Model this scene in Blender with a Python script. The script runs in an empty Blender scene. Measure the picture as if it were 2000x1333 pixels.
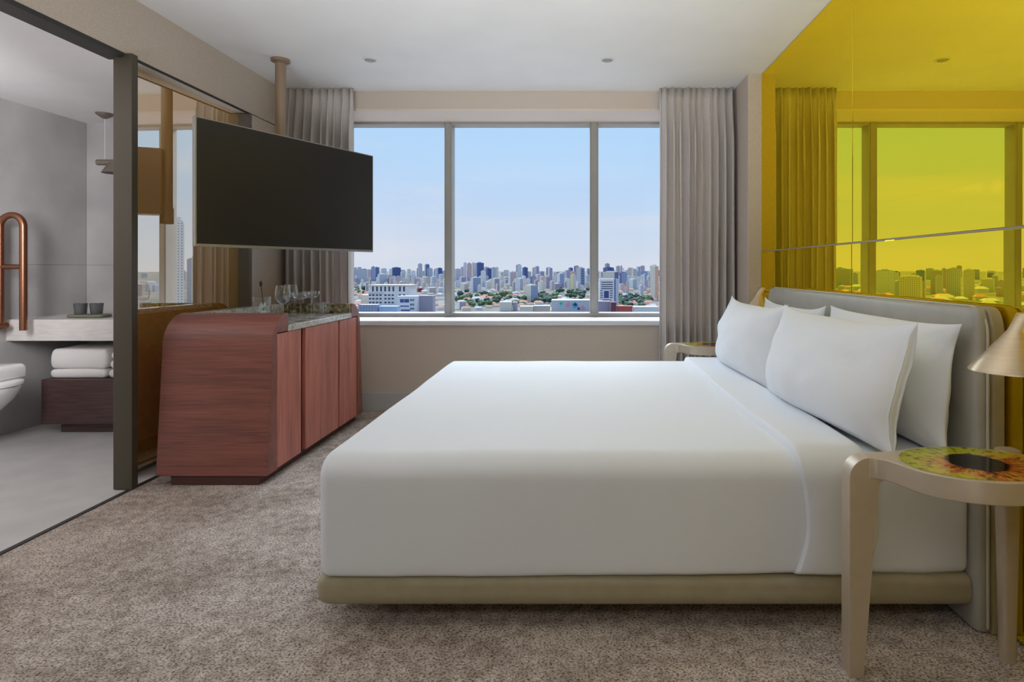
import bpy, bmesh, math, random
from mathutils import Vector, Matrix, noise as mnoise

random.seed(11)
SC = bpy.context.scene
COL = SC.collection
R = math.radians
F, CX, CY, EYE = 1130.0, 1128.0, 525.5, 1.156      # photograph's focal length (px), vanishing point, eye height

# ------------------------------------------------------------------ camera, sky, sun, fill lights, exposure
cam_d = bpy.data.cameras.new('camera')
cam_d.sensor_width = 36.0
cam_d.lens = F / 2000.0 * 36.0
cam_d.shift_x = (1000.0 - CX) / 2000.0
cam_d.shift_y = (CY - 666.5) / 2000.0
cam_d.clip_start = 0.05
cam_d.clip_end = 60000.0
cam = bpy.data.objects.new('camera', cam_d)
cam.location = (0, 0, EYE)
cam.rotation_euler = (R(90), 0, 0)
COL.objects.link(cam)
SC.camera = cam

SC.view_settings.view_transform = 'Standard'
SC.view_settings.look = 'None'
SC.view_settings.gamma = 1.0
SC.view_settings.use_curve_mapping = False
SC.view_settings.exposure = 0.0
SC.cycles.max_bounces = 10
SC.cycles.diffuse_bounces = 6
SC.cycles.glossy_bounces = 5
SC.cycles.transparent_max_bounces = 16
SC.cycles.sample_clamp_indirect = 4.0

world = bpy.data.worlds.new('sky')
SC.world = world
world.use_nodes = True
wt = world.node_tree
wt.nodes.clear()
w_out = wt.nodes.new('ShaderNodeOutputWorld')
w_bg = wt.nodes.new('ShaderNodeBackground')
w_tc = wt.nodes.new('ShaderNodeTexCoord')
w_sep = wt.nodes.new('ShaderNodeSeparateXYZ')
w_rmp = wt.nodes.new('ShaderNodeValToRGB')
w_map = wt.nodes.new('ShaderNodeMapping')
w_noi = wt.nodes.new('ShaderNodeTexNoise')
w_cr = wt.nodes.new('ShaderNodeValToRGB')
w_mix = wt.nodes.new('ShaderNodeMix')
w_mix.data_type = 'RGBA'
els = w_rmp.color_ramp.elements
els[0].position = 0.0
els[0].color = (0.68, 0.74, 0.86, 1)
els[1].position = 1.0
els[1].color = (0.16, 0.34, 0.72, 1)
for pos, c in ((0.05, (0.63, 0.73, 0.89, 1)), (0.12, (0.54, 0.71, 0.95, 1)), (0.25, (0.46, 0.71, 1.0, 1)), (0.5, (0.30, 0.54, 0.92, 1))):
    e = els.new(pos)
    e.color = c
w_map.inputs['Scale'].default_value = (1.2, 1.2, 9.0)
w_noi.inputs['Scale'].default_value = 2.2
w_noi.inputs['Detail'].default_value = 5.0
w_cr.color_ramp.elements[0].position = 0.48
w_cr.color_ramp.elements[0].color = (0, 0, 0, 1)
w_cr.color_ramp.elements[1].position = 0.85
w_cr.color_ramp.elements[1].color = (0.75, 0.75, 0.75, 1)
w_mix.inputs['B'].default_value = (0.80, 0.79, 0.86, 1)
L = wt.links.new
L(w_tc.outputs['Generated'], w_sep.inputs[0])
L(w_sep.outputs['Z'], w_rmp.inputs[0])
L(w_tc.outputs['Generated'], w_map.inputs[0])
L(w_map.outputs[0], w_noi.inputs['Vector'])
L(w_noi.outputs[0], w_cr.inputs[0])
L(w_cr.outputs[0], w_mix.inputs['Factor'])
L(w_rmp.outputs[0], w_mix.inputs['A'])
L(w_mix.outputs['Result'], w_bg.inputs['Color'])
w_bg.inputs['Strength'].default_value = 1.0
L(w_bg.outputs[0], w_out.inputs[0])

def lamp(name, kind, energy, color, loc, direction, **kw):
    d = bpy.data.lights.new(name, kind)
    d.energy = energy
    d.color = color
    for k, v in kw.items():
        setattr(d, k, v)
    o = bpy.data.objects.new(name, d)
    o.location = loc
    o.rotation_euler = Vector(direction).to_track_quat('-Z', 'Y').to_euler()
    COL.objects.link(o)
    return o

# hazy sun high in front of the facade and a little to one side: a very soft disc
lamp('hazy_sun', 'SUN', 8.2, (0.82, 0.91, 1.0), (0, 0, 50), (0.20, -0.64, -0.745), angle=R(62))
lamp('rear_fill_high', 'AREA', 19.5, (0.93, 0.97, 1.0), (-0.5, -0.7, 2.56), (0, 0.12, -1), shape='RECTANGLE', size=2.8, size_y=1.2, spread=R(150))  # added overhead fill light behind the camera, no fixture known there
# added unseen fill light low behind the camera, thrown at the ceiling
lamp('rear_fill_bounce', 'AREA', 29.0, (0.95, 0.97, 1.0), (-0.4, -0.8, 0.22), (0, 3.9, 3.3), shape='RECTANGLE', size=2.6, size_y=0.3, spread=R(64))
# added bathroom fill light beside the opening, outside the opening's view
lamp('bathroom_fill', 'AREA', 62.0, (0.98, 0.96, 1.0), (-2.62, 1.7, 1.7), (-1, 0.42, -0.04), shape='RECTANGLE', size=0.5, size_y=1.0, spread=R(112))

# ------------------------------------------------------------------ material helpers
MATS = {}

def newmat(name):
    m = bpy.data.materials.new(name)
    m.use_nodes = True
    MATS[name] = m
    return m, m.node_tree, m.node_tree.nodes['Principled BSDF']

def mat(name, color, rough=0.6, metal=0.0, var=0.0, vscale=8.0, bump=0.0, bscale=60.0, stretch=(1, 1, 1), color2=None, coat=0.0, spec=None, sheen=0.0, detail=4.0, bdist=0.01, lo=0.35, hi=0.65):
    m, t, b = newmat(name)
    b.inputs['Roughness'].default_value = rough
    b.inputs['Metallic'].default_value = metal
    b.inputs['Base Color'].default_value = (*color, 1)
    if coat:
        b.inputs['Coat Weight'].default_value = coat
        b.inputs['Coat Roughness'].default_value = 0.08
    if spec is not None:
        b.inputs['Specular IOR Level'].default_value = spec
    if sheen:
        b.inputs['Sheen Weight'].default_value = sheen
    tc = mp = None
    if var or color2 or bump:
        tc = t.nodes.new('ShaderNodeTexCoord')
        mp = t.nodes.new('ShaderNodeMapping')
        mp.inputs['Scale'].default_value = stretch
        t.links.new(tc.outputs['Object'], mp.inputs[0])
    if var or color2:
        n = t.nodes.new('ShaderNodeTexNoise')
        n.inputs['Scale'].default_value = vscale
        n.inputs['Detail'].default_value = detail
        t.links.new(mp.outputs[0], n.inputs['Vector'])
        r = t.nodes.new('ShaderNodeValToRGB')
        r.color_ramp.elements[0].position = lo
        r.color_ramp.elements[1].position = hi
        c2 = color2 if color2 else tuple(min(1, c * (1 + var)) for c in color)
        c1 = color if color2 else tuple(c * (1 - var) for c in color)
        r.color_ramp.elements[0].color = (*c1, 1)
        r.color_ramp.elements[1].color = (*c2, 1)
        t.links.new(n.outputs[0], r.inputs[0])
        t.links.new(r.outputs[0], b.inputs['Base Color'])
    if bump:
        n2 = t.nodes.new('ShaderNodeTexNoise')
        n2.inputs['Scale'].default_value = bscale
        n2.inputs['Detail'].default_value = 3.0
        t.links.new(mp.outputs[0], n2.inputs['Vector'])
        bm = t.nodes.new('ShaderNodeBump')
        bm.inputs['Strength'].default_value = bump
        bm.inputs['Distance'].default_value = bdist
        t.links.new(n2.outputs[0], bm.inputs['Height'])
        t.links.new(bm.outputs[0], b.inputs['Normal'])
    return m

mat('wallpaper', (0.61, 0.535, 0.465), 0.85, var=0.16, vscale=240, bump=0.35, bscale=420, bdist=0.003)
mat('ceiling_paint', (0.80, 0.80, 0.80), 0.9, var=0.02, vscale=3)
mat('baseboard_paint', (0.50, 0.50, 0.50), 0.5)
mat('sill_paint', (0.80, 0.83, 0.90), 0.35)
mat('soffit_paint', (0.72, 0.62, 0.55), 0.7)
mat('frame_paint', (0.36, 0.345, 0.32), 0.45, var=0.03)
mat('post_bronze', (0.085, 0.072, 0.049), 0.45, metal=0.3)
mat('dark_trim', (0.03, 0.028, 0.025), 0.5)
mat('pale_frame', (0.40, 0.36, 0.32), 0.4, metal=0.3)
mat('bath_tile', (0.42, 0.405, 0.40), 0.55, var=0.10, vscale=2.6, bump=0.05, bscale=40)
mat('bath_floor', (0.56, 0.55, 0.535), 0.45, var=0.06, vscale=5)
mat('counter_stone', (0.62, 0.60, 0.57), 0.4, var=0.06, vscale=9, stretch=(1, 3, 8))
mat('white_linen', (0.77, 0.80, 0.835), 0.85, bump=0.08, bscale=9, bdist=0.02, sheen=0.15)
mat('pillow_linen', (0.81, 0.835, 0.86), 0.85, bump=0.10, bscale=12, bdist=0.02, sheen=0.15)
mat('towel', (0.78, 0.76, 0.74), 0.95, bump=0.5, bscale=260, bdist=0.006)
mat('bed_leather', (0.37, 0.325, 0.21), 0.5, var=0.04, vscale=20, bump=0.06, bscale=260)
mat('headboard_leather', (0.40, 0.385, 0.33), 0.45, var=0.04, vscale=14, bump=0.06, bscale=240)
mat('piping', (0.52, 0.49, 0.42), 0.5)
mat('champagne_paint', (0.52, 0.44, 0.33), 0.38, metal=0.25, var=0.03, vscale=30)
mat('lamp_brass', (0.62, 0.50, 0.34), 0.33, metal=0.85, var=0.06, vscale=6, stretch=(1, 1, 30))
mat('pole_bronze', (0.34, 0.25, 0.175), 0.42, metal=0.45)
mat('copper', (0.27, 0.12, 0.068), 0.3, metal=0.95)
mat('black_plastic', (0.012, 0.012, 0.011), 0.4)
mat('tv_screen', (0.025, 0.024, 0.022), 0.22, spec=0.3)
mat('tv_frame', (0.30, 0.30, 0.28), 0.35, metal=0.7)
mat('porcelain', (0.83, 0.83, 0.83), 0.12, coat=0.5)
mat('olive_tray', (0.16, 0.17, 0.10), 0.5)
mat('smoked_glass', (0.085, 0.095, 0.095), 0.15, coat=0.6)
mat('spot_white', (0.75, 0.75, 0.75), 0.5)
mat('spot_dark', (0.30, 0.30, 0.30), 0.3)
mat('ice_clear', (0.62, 0.70, 0.66), 0.2, var=0.3, vscale=60)
mat('curtain_linen', (0.84, 0.80, 0.78), 0.9, var=0.04, vscale=120, stretch=(1, 1, 0.4), bump=0.08, bscale=400, bdist=0.002)
ct = MATS['curtain_linen'].node_tree                         # thin cloth lets part of the daylight through
c_tr = ct.nodes.new('ShaderNodeBsdfTranslucent'); c_tr.inputs['Color'].default_value = (0.66, 0.61, 0.58, 1)
c_mx = ct.nodes.new('ShaderNodeMixShader'); c_mx.inputs[0].default_value = 0.3
ct.links.new(ct.nodes['Principled BSDF'].outputs[0], c_mx.inputs[1]); ct.links.new(c_tr.outputs[0], c_mx.inputs[2])
ct.links.new(c_mx.outputs[0], ct.nodes['Material Output'].inputs['Surface'])
mat('pendant_bronze', (0.22, 0.19, 0.155), 0.4, metal=0.5)
mat('jamb_bronze', (0.17, 0.155, 0.135), 0.5)

def wood(name, axis, lift=1.0):
    m, t, b = newmat(name)
    tc = t.nodes.new('ShaderNodeTexCoord')
    mp = t.nodes.new('ShaderNodeMapping')
    s = [85.0, 85.0, 85.0]
    s[axis] = 2.6
    mp.inputs['Scale'].default_value = s
    n = t.nodes.new('ShaderNodeTexNoise')
    n.inputs['Scale'].default_value = 1.5
    n.inputs['Detail'].default_value = 6
    n.inputs['Distortion'].default_value = 0.6
    mp2 = t.nodes.new('ShaderNodeMapping')
    s2 = [16.0, 16.0, 16.0]
    s2[axis] = 1.3
    mp2.inputs['Scale'].default_value = s2
    n2 = t.nodes.new('ShaderNodeTexNoise')
    n2.inputs['Scale'].default_value = 1.0
    n2.inputs['Detail'].default_value = 3
    r = t.nodes.new('ShaderNodeValToRGB')
    e = r.color_ramp.elements
    e[0].position, e[0].color = 0.28, tuple(lift * q for q in (0.062, 0.026, 0.021)) + (1,)
    e[1].position, e[1].color = 0.72, tuple(lift * q for q in (0.180, 0.068, 0.053)) + (1,)
    k = e.new(0.5)
    k.color = tuple(lift * q for q in (0.130, 0.046, 0.035)) + (1,)
    mx = t.nodes.new('ShaderNodeMath')
    mx.operation = 'MULTIPLY_ADD'
    mx.inputs[1].default_value = 0.6
    sc = t.nodes.new('ShaderNodeMath')
    sc.operation = 'MULTIPLY'
    sc.inputs[1].default_value = 0.4
    L = t.links.new
    L(tc.outputs['Object'], mp.inputs[0]); L(tc.outputs['Object'], mp2.inputs[0])
    L(mp.outputs[0], n.inputs['Vector']); L(mp2.outputs[0], n2.inputs['Vector'])
    L(n2.outputs[0], sc.inputs[0]); L(n.outputs[0], mx.inputs[0]); L(sc.outputs[0], mx.inputs[2])
    L(mx.outputs[0], r.inputs[0]); L(r.outputs[0], b.inputs['Base Color'])
    b.inputs['Roughness'].default_value = 0.42
    bm = t.nodes.new('ShaderNodeBump')
    bm.inputs['Strength'].default_value = 0.12
    bm.inputs['Distance'].default_value = 0.002
    L(n.outputs[0], bm.inputs['Height']); L(bm.outputs[0], b.inputs['Normal'])
    return m
wood('rosewood_horizontal', 0, 1.95)
wood('rosewood_vertical_sheen', 2, 4.0)  # same wood for the doors, lightened to put window sheen into the colour
mat('rear_wall_pale', (0.5, 0.48, 0.46), 0.5)  # unseen rear wall, tone chosen pale to reflect fill light
mat('rosewood_dark', (0.085, 0.032, 0.026), 0.5)
mat('vanity_wood', (0.075, 0.040, 0.037), 0.5, var=0.25, vscale=10, stretch=(0.6, 4, 8))

def carpet():
    m, t, b = newmat('carpet')
    L = t.links.new
    tc = t.nodes.new('ShaderNodeTexCoord')
    def noi(scale, detail, stretch=(1, 1, 1), dist=0.0):
        mp = t.nodes.new('ShaderNodeMapping')
        mp.inputs['Scale'].default_value = stretch
        n = t.nodes.new('ShaderNodeTexNoise')
        n.inputs['Scale'].default_value = scale
        n.inputs['Detail'].default_value = detail
        n.inputs['Distortion'].default_value = dist
        L(tc.outputs['Object'], mp.inputs[0]); L(mp.outputs[0], n.inputs['Vector'])
        return n
    big = noi(2.6, 3)
    mid = noi(22, 4)
    fine = noi(135, 4, (1, 1.2, 1), 0.5)
    r1 = t.nodes.new('ShaderNodeValToRGB')
    r1.color_ramp.elements[0].position, r1.color_ramp.elements[0].color = 0.38, (0.38, 0.315, 0.265, 1)
    r1.color_ramp.elements[1].position, r1.color_ramp.elements[1].color = 0.62, (0.72, 0.64, 0.57, 1)
    mx0 = t.nodes.new('ShaderNodeMath'); mx0.operation = 'MULTIPLY_ADD'; mx0.inputs[1].default_value = 0.5
    hf = t.nodes.new('ShaderNodeMath'); hf.operation = 'MULTIPLY'; hf.inputs[1].default_value = 0.5
    L(mid.outputs[0], hf.inputs[0]); L(big.outputs[0], mx0.inputs[0]); L(hf.outputs[0], mx0.inputs[2])
    L(mx0.outputs[0], r1.inputs[0])
    r2 = t.nodes.new('ShaderNodeValToRGB')
    r2.color_ramp.elements[0].position, r2.color_ramp.elements[0].color = 0.34, (0.26, 0.22, 0.20, 1)
    r2.color_ramp.elements[1].position, r2.color_ramp.elements[1].color = 0.56, (1.0, 1.0, 1.0, 1)
    L(fine.outputs[0], r2.inputs[0])
    mul = t.nodes.new('ShaderNodeMix'); mul.data_type = 'RGBA'; mul.blend_type = 'MULTIPLY'
    mul.inputs['Factor'].default_value = 1.0
    L(r1.outputs[0], mul.inputs['A']); L(r2.outputs[0], mul.inputs['B'])
    L(mul.outputs['Result'], b.inputs['Base Color'])
    b.inputs['Roughness'].default_value = 1.0
    b.inputs['Specular IOR Level'].default_value = 0.1
    bm = t.nodes.new('ShaderNodeBump'); bm.inputs['Strength'].default_value = 0.7; bm.inputs['Distance'].default_value = 0.008
    L(fine.outputs[0], bm.inputs['Height']); L(bm.outputs[0], b.inputs['Normal'])
carpet()

def marble(name, dark):
    m, t, b = newmat(name)
    L = t.links.new
    tc = t.nodes.new('ShaderNodeTexCoord')
    n = t.nodes.new('ShaderNodeTexNoise'); n.inputs['Scale'].default_value = 16 if dark else 30; n.inputs['Detail'].default_value = 5; n.inputs['Distortion'].default_value = 2.2
    L(tc.outputs['Object'], n.inputs['Vector'])
    r = t.nodes.new('ShaderNodeValToRGB')
    e = r.color_ramp.elements
    if dark:
        e[0].position, e[0].color = 0.36, (0.05, 0.042, 0.024, 1)
        e[1].position, e[1].color = 0.66, (0.46, 0.42, 0.28, 1)
        k = e.new(0.52); k.color = (0.22, 0.18, 0.09, 1)
    else:
        e[0].position, e[0].color = 0.33, (0.20, 0.18, 0.15, 1)
        e[1].position, e[1].color = 0.52, (0.62, 0.60, 0.58, 1)
        k = e.new(0.44); k.color = (0.50, 0.46, 0.38, 1)
    L(n.outputs[0], r.inputs[0]); L(r.outputs[0], b.inputs['Base Color'])
    b.inputs['Roughness'].default_value = 0.12
marble('marble_pale', False)
marble('marble_olive', True)

def mirror(name, tint, base, share, rough=0.0, front=0.0):
    """tinted mirror glass: a reflecting layer over a coloured backing"""
    m, t, b = newmat(name)
    g = t.nodes.new('ShaderNodeBsdfGlossy')
    g.inputs['Color'].default_value = (*tint, 1)
    g.inputs['Roughness'].default_value = rough
    b.inputs['Base Color'].default_value = (*base, 1)
    b.inputs['Roughness'].default_value = 0.6
    b.inputs['Specular IOR Level'].default_value = 0.0
    mx = t.nodes.new('ShaderNodeMixShader')
    mx.inputs[0].default_value = share
    t.links.new(b.outputs[0], mx.inputs[1]); t.links.new(g.outputs[0], mx.inputs[2])
    if front:                                            # untinted reflection of the glass face itself
        g2 = t.nodes.new('ShaderNodeBsdfGlossy'); g2.inputs['Roughness'].default_value = 0.0
        m2 = t.nodes.new('ShaderNodeMixShader'); m2.inputs[0].default_value = front
        t.links.new(mx.outputs[0], m2.inputs[1]); t.links.new(g2.outputs[0], m2.inputs[2])
        mx = m2
    t.links.new(mx.outputs[0], t.nodes['Material Output'].inputs['Surface'])
mirror('yellow_mirror', (1.0, 0.735, 0.030), (0.60, 0.42, 0.0), 0.97, front=0.012)
mirror('bronze_mirror', (1.0, 0.95, 0.86), (0.95, 0.50, 0.09), 0.72)

def clear_glass(name, tint=(1, 1, 1), refl=1.0):
    m, t, b = newmat(name)
    t.nodes.remove(b)
    tr = t.nodes.new('ShaderNodeBsdfTransparent'); tr.inputs['Color'].default_value = (*tint, 1)
    g = t.nodes.new('ShaderNodeBsdfGlossy'); g.inputs['Roughness'].default_value = 0.02
    fr = t.nodes.new('ShaderNodeLayerWeight'); fr.inputs['Blend'].default_value = 0.5
    pw = t.nodes.new('ShaderNodeMath'); pw.operation = 'POWER'; pw.inputs[1].default_value = 3.5
    sc = t.nodes.new('ShaderNodeMath'); sc.operation = 'MULTIPLY_ADD'; sc.inputs[1].default_value = 0.8 * refl; sc.inputs[2].default_value = 0.04 * refl
    mx = t.nodes.new('ShaderNodeMixShader')
    t.links.new(fr.outputs['Facing'], pw.inputs[0]); t.links.new(pw.outputs[0], sc.inputs[0]); t.links.new(sc.outputs[0], mx.inputs[0])
    t.links.new(tr.outputs[0], mx.inputs[1]); t.links.new(g.outputs[0], mx.inputs[2])
    t.links.new(mx.outputs[0], t.nodes['Material Output'].inputs['Surface'])
clear_glass('window_glass', (0.985, 0.99, 0.99), 0.35)
clear_glass('drinking_glass', (0.965, 0.975, 0.98), 1.3)

def iris():
    m, t, b = newmat('eye_print')
    L = t.links.new
    tc = t.nodes.new('ShaderNodeTexCoord')
    sep = t.nodes.new('ShaderNodeSeparateXYZ'); L(tc.outputs['Object'], sep.inputs[0])
    def math_(op, a, bb=None):
        n = t.nodes.new('ShaderNodeMath'); n.operation = op
        for i, v in enumerate((a, bb)):
            if v is None: continue
            if isinstance(v, (int, float)): n.inputs[i].default_value = v
            else: L(v, n.inputs[i])
        return n.outputs[0]
    x, y = sep.outputs['X'], sep.outputs['Y']
    rad = math_('SQRT', math_('ADD', math_('MULTIPLY', x, x), math_('MULTIPLY', y, y)))
    ex, ey = math_('DIVIDE', x, 0.2), math_('DIVIDE', y, 0.139)
    er = math_('SQRT', math_('ADD', math_('MULTIPLY', ex, ex), math_('MULTIPLY', ey, ey)))
    ca, sa = math_('DIVIDE', x, math_('ADD', rad, 0.0001)), math_('DIVIDE', y, math_('ADD', rad, 0.0001))
    cmb = t.nodes.new('ShaderNodeCombineXYZ')
    L(math_('MULTIPLY', ca, 6.0), cmb.inputs[0]); L(math_('MULTIPLY', sa, 6.0), cmb.inputs[1]); L(math_('MULTIPLY', rad, 30.0), cmb.inputs[2])
    n = t.nodes.new('ShaderNodeTexNoise'); n.inputs['Scale'].default_value = 1.0; n.inputs['Detail'].default_value = 6; n.inputs['Roughness'].default_value = 0.7
    L(cmb.outputs[0], n.inputs['Vector'])
    cm2 = t.nodes.new('ShaderNodeCombineXYZ')
    L(math_('MULTIPLY', ca, 1.3), cm2.inputs[0]); L(math_('MULTIPLY', sa, 1.3), cm2.inputs[1]); L(math_('MULTIPLY', rad, 5.0), cm2.inputs[2])
    nb = t.nodes.new('ShaderNodeTexNoise'); nb.inputs['Scale'].default_value = 1.0; nb.inputs['Detail'].default_value = 2
    L(cm2.outputs[0], nb.inputs['Vector'])
    # red towards the front edge, yellow green towards the outer left
    v = math_('ADD', math_('ADD', math_('MULTIPLY', n.outputs[0], 1.0), math_('MULTIPLY', nb.outputs[0], 0.5)), math_('MULTIPLY', er, 0.55))
    v = math_('ADD', v, math_('MULTIPLY', y, 1.9))
    v = math_('ADD', v, math_('MULTIPLY', x, -0.7))
    r = t.nodes.new('ShaderNodeValToRGB')
    e = r.color_ramp.elements
    e[0].position, e[0].color = 0.34, (0.02, 0.012, 0.006, 1)
    e[1].position, e[1].color = 0.68, (0.46, 0.47, 0.015, 1)
    for p, c in ((0.41, (0.22, 0.035, 0.012, 1)), (0.47, (0.45, 0.10, 0.02, 1)), (0.54, (0.60, 0.30, 0.05, 1)), (0.605, (0.55, 0.47, 0.03, 1)), (0.90, (0.24, 0.27, 0.02, 1))):
        k = e.new(p); k.color = c
    L(math_('MULTIPLY', v, 0.5), r.inputs[0])
    pu = t.nodes.new('ShaderNodeValToRGB')
    pu.color_ramp.elements[0].position, pu.color_ramp.elements[0].color = 0.47, (0, 0, 0, 1)
    pu.color_ramp.elements[1].position, pu.color_ramp.elements[1].color = 0.52, (1, 1, 1, 1)
    L(math_('ADD', math_('MULTIPLY', rad, 6.6), math_('MULTIPLY', math_('SUBTRACT', n.outputs[0], 0.5), 0.18)), pu.inputs[0])
    mx = t.nodes.new('ShaderNodeMix'); mx.data_type = 'RGBA'
    L(pu.outputs[0], mx.inputs['Factor']); mx.inputs['A'].default_value = (0.012, 0.011, 0.010, 1); L(r.outputs[0], mx.inputs['B'])
    fl = t.nodes.new('ShaderNodeValToRGB')                           # dark radial flecks
    fl.color_ramp.elements[0].position, fl.color_ramp.elements[0].color = 0.34, (0.10, 0.07, 0.05, 1)
    fl.color_ramp.elements[1].position, fl.color_ramp.elements[1].color = 0.50, (1, 1, 1, 1)
    n3 = t.nodes.new('ShaderNodeTexNoise'); n3.inputs['Scale'].default_value = 1.0; n3.inputs['Detail'].default_value = 4
    cm3 = t.nodes.new('ShaderNodeCombineXYZ')
    L(math_('MULTIPLY', ca, 8.0), cm3.inputs[0]); L(math_('MULTIPLY', sa, 8.0), cm3.inputs[1]); L(math_('MULTIPLY', rad, 38.0), cm3.inputs[2])
    L(cm3.outputs[0], n3.inputs['Vector']); L(n3.outputs[0], fl.inputs[0])
    m2 = t.nodes.new('ShaderNodeMix'); m2.data_type = 'RGBA'; m2.blend_type = 'MULTIPLY'; m2.inputs['Factor'].default_value = 0.75
    L(mx.outputs['Result'], m2.inputs['A']); L(fl.outputs[0], m2.inputs['B'])
    L(m2.outputs['Result'], b.inputs['Base Color'])
    b.inputs['Roughness'].default_value = 0.06
iris()

# ------------------------------------------------------------------ geometry helpers
class MB:
    """collects shapes; build() links them as one mesh object"""
    def __init__(self):
        self.v, self.f, self.m = [], [], []
        self.crisp = False
    def add(self, vs, fs, mi=0):
        b = len(self.v)
        self.v.extend(vs)
        for f in fs:
            self.f.append(tuple(b + i for i in f)); self.m.append(mi)
        return self
    def box(self, x0, x1, y0, y1, z0, z1, mi=0):
        return self.add([(x0, y0, z0), (x1, y0, z0), (x1, y1, z0), (x0, y1, z0), (x0, y0, z1), (x1, y0, z1), (x1, y1, z1), (x0, y1, z1)],
                        [(0, 3, 2, 1), (4, 5, 6, 7), (0, 1, 5, 4), (1, 2, 6, 5), (2, 3, 7, 6), (3, 0, 4, 7)], mi)
    def extrude(self, pts, axis, a, b, mi=0):
        """closed 2D outline pushed along an axis; axis 0: pts are (y,z), 1: (x,z), 2: (x,y)"""
        def P(p, t):
            return (t, p[0], p[1]) if axis == 0 else (p[0], t, p[1]) if axis == 1 else (p[0], p[1], t)
        n = len(pts)
        ar = sum(pts[i][0] * pts[(i + 1) % n][1] - pts[(i + 1) % n][0] * pts[i][1] for i in range(n))
        if (ar < 0) != (axis == 1):
            pts = pts[::-1]
        vs = [P(p, a) for p in pts] + [P(p, b) for p in pts]
        fs = [tuple(range(n))[::-1], tuple(range(n, 2 * n))]
        fs += [(i, (i + 1) % n, n + (i + 1) % n, n + i) for i in range(n)]
        return self.add(vs, fs, mi)
    def lathe(self, prof, c=(0, 0, 0), n=32, mi=0, centers=None):
        """profile (radius, z) turned about the z axis; centers: an x offset per ring"""
        vs, fs = [], []
        for k, (r, z) in enumerate(prof):
            ox = centers[k] if centers else 0.0
            for i in range(n):
                a = 2 * math.pi * i / n
                vs.append((c[0] + ox + r * math.cos(a), c[1] + r * math.sin(a), c[2] + z))
        for k in range(len(prof) - 1):
            for i in range(n):
                j = (i + 1) % n
                fs.append((k * n + i, k * n + j, (k + 1) * n + j, (k + 1) * n + i))
        if prof[0][0] > 1e-6: fs.append(tuple(range(n))[::-1])
        if prof[-1][0] > 1e-6: fs.append(tuple((len(prof) - 1) * n + i for i in range(n)))
        return self.add(vs, fs, mi)
    def tube(self, pts, r, n=10, closed=False, mi=0):
        pts = [Vector(p) for p in pts]
        vs, fs, m = [], [], len(pts)
        up = None
        for i, p in enumerate(pts):
            a = pts[(i - 1) % m] if (closed or i > 0) else p
            b = pts[(i + 1) % m] if (closed or i < m - 1) else p
            d = (b - a).normalized()
            if up is None:
                up = d.orthogonal().normalized()
            else:
                up = (up - d * up.dot(d)).normalized()
            s = d.cross(up)
            rr = r[i] if isinstance(r, (list, tuple)) else r
            for k in range(n):
                t = 2 * math.pi * k / n
                vs.append(tuple(p + up * rr * math.cos(t) + s * rr * math.sin(t)))
        for i in range(m if closed else m - 1):
            for k in range(n):
                a, b = i * n, ((i + 1) % m) * n
                fs.append((a + k, a + (k + 1) % n, b + (k + 1) % n, b + k))
        if not closed:
            fs.append(tuple(range(n))[::-1]); fs.append(tuple((m - 1) * n + k for k in range(n)))
        return self.add(vs, fs, mi)
    def rbox(self, lo, hi, rlo, rhi=None, n=(6, 6, 6), seg=5, mi=0, warp=None):
        """box with rounded edges: radii per axis at its low and high side"""
        rhi = rhi or rlo
        if seg <= 2: self.crisp = True
        cs = []
        for k in range(3):
            a, b, ra, rb = lo[k], hi[k], rlo[k], rhi[k]
            c = [a + ra * (1 - math.sin(math.pi / 2 * (1 - i / seg))) for i in range(seg)] if ra > 0 else []
            c += [a + ra + (b - rb - a - ra) * i / n[k] for i in range(n[k] + 1)]
            c += [b - rb * (1 - math.sin(math.pi / 2 * ((i + 1) / seg))) for i in range(seg)] if rb > 0 else []
            cs.append(c)
        idx, vs, fs = {}, [], []
        def V(i, j, k):
            if (i, j, k) not in idx:
                p = [cs[0][i], cs[1][j], cs[2][k]]
                q = [min(max(p[a], lo[a] + rlo[a]), hi[a] - rhi[a]) for a in range(3)]
                rr = [rlo[a] if p[a] < q[a] else rhi[a] for a in range(3)]
                d = [(p[a] - q[a]) / rr[a] if rr[a] > 0 else 0 for a in range(3)]
                ln = math.sqrt(sum(x * x for x in d))
                if ln > 1e-9:
                    mx = max(abs(x) for x in d)
                    p = [q[a] + rr[a] * d[a] / ln * mx for a in range(3)] if mx < 0.999 else [q[a] + rr[a] * d[a] / ln for a in range(3)]
                if warp: p = warp(*p)
                idx[(i, j, k)] = len(vs); vs.append(tuple(p))
            return idx[(i, j, k)]
        I, J, K = [len(c) - 1 for c in cs]
        for i in range(I):
            for j in range(J):
                fs.append((V(i, j, 0), V(i, j + 1, 0), V(i + 1, j + 1, 0), V(i + 1, j, 0)))
                fs.append((V(i, j, K), V(i + 1, j, K), V(i + 1, j + 1, K), V(i, j + 1, K)))
        for i in range(I):
            for k in range(K):
                fs.append((V(i, 0, k), V(i + 1, 0, k), V(i + 1, 0, k + 1), V(i, 0, k + 1)))
                fs.append((V(i, J, k), V(i, J, k + 1), V(i + 1, J, k + 1), V(i + 1, J, k)))
        for j in range(J):
            for k in range(K):
                fs.append((V(0, j, k), V(0, j, k + 1), V(0, j + 1, k + 1), V(0, j + 1, k)))
                fs.append((V(I, j, k), V(I, j + 1, k), V(I, j + 1, k + 1), V(I, j, k + 1)))
        return self.add(vs, fs, mi)
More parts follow.
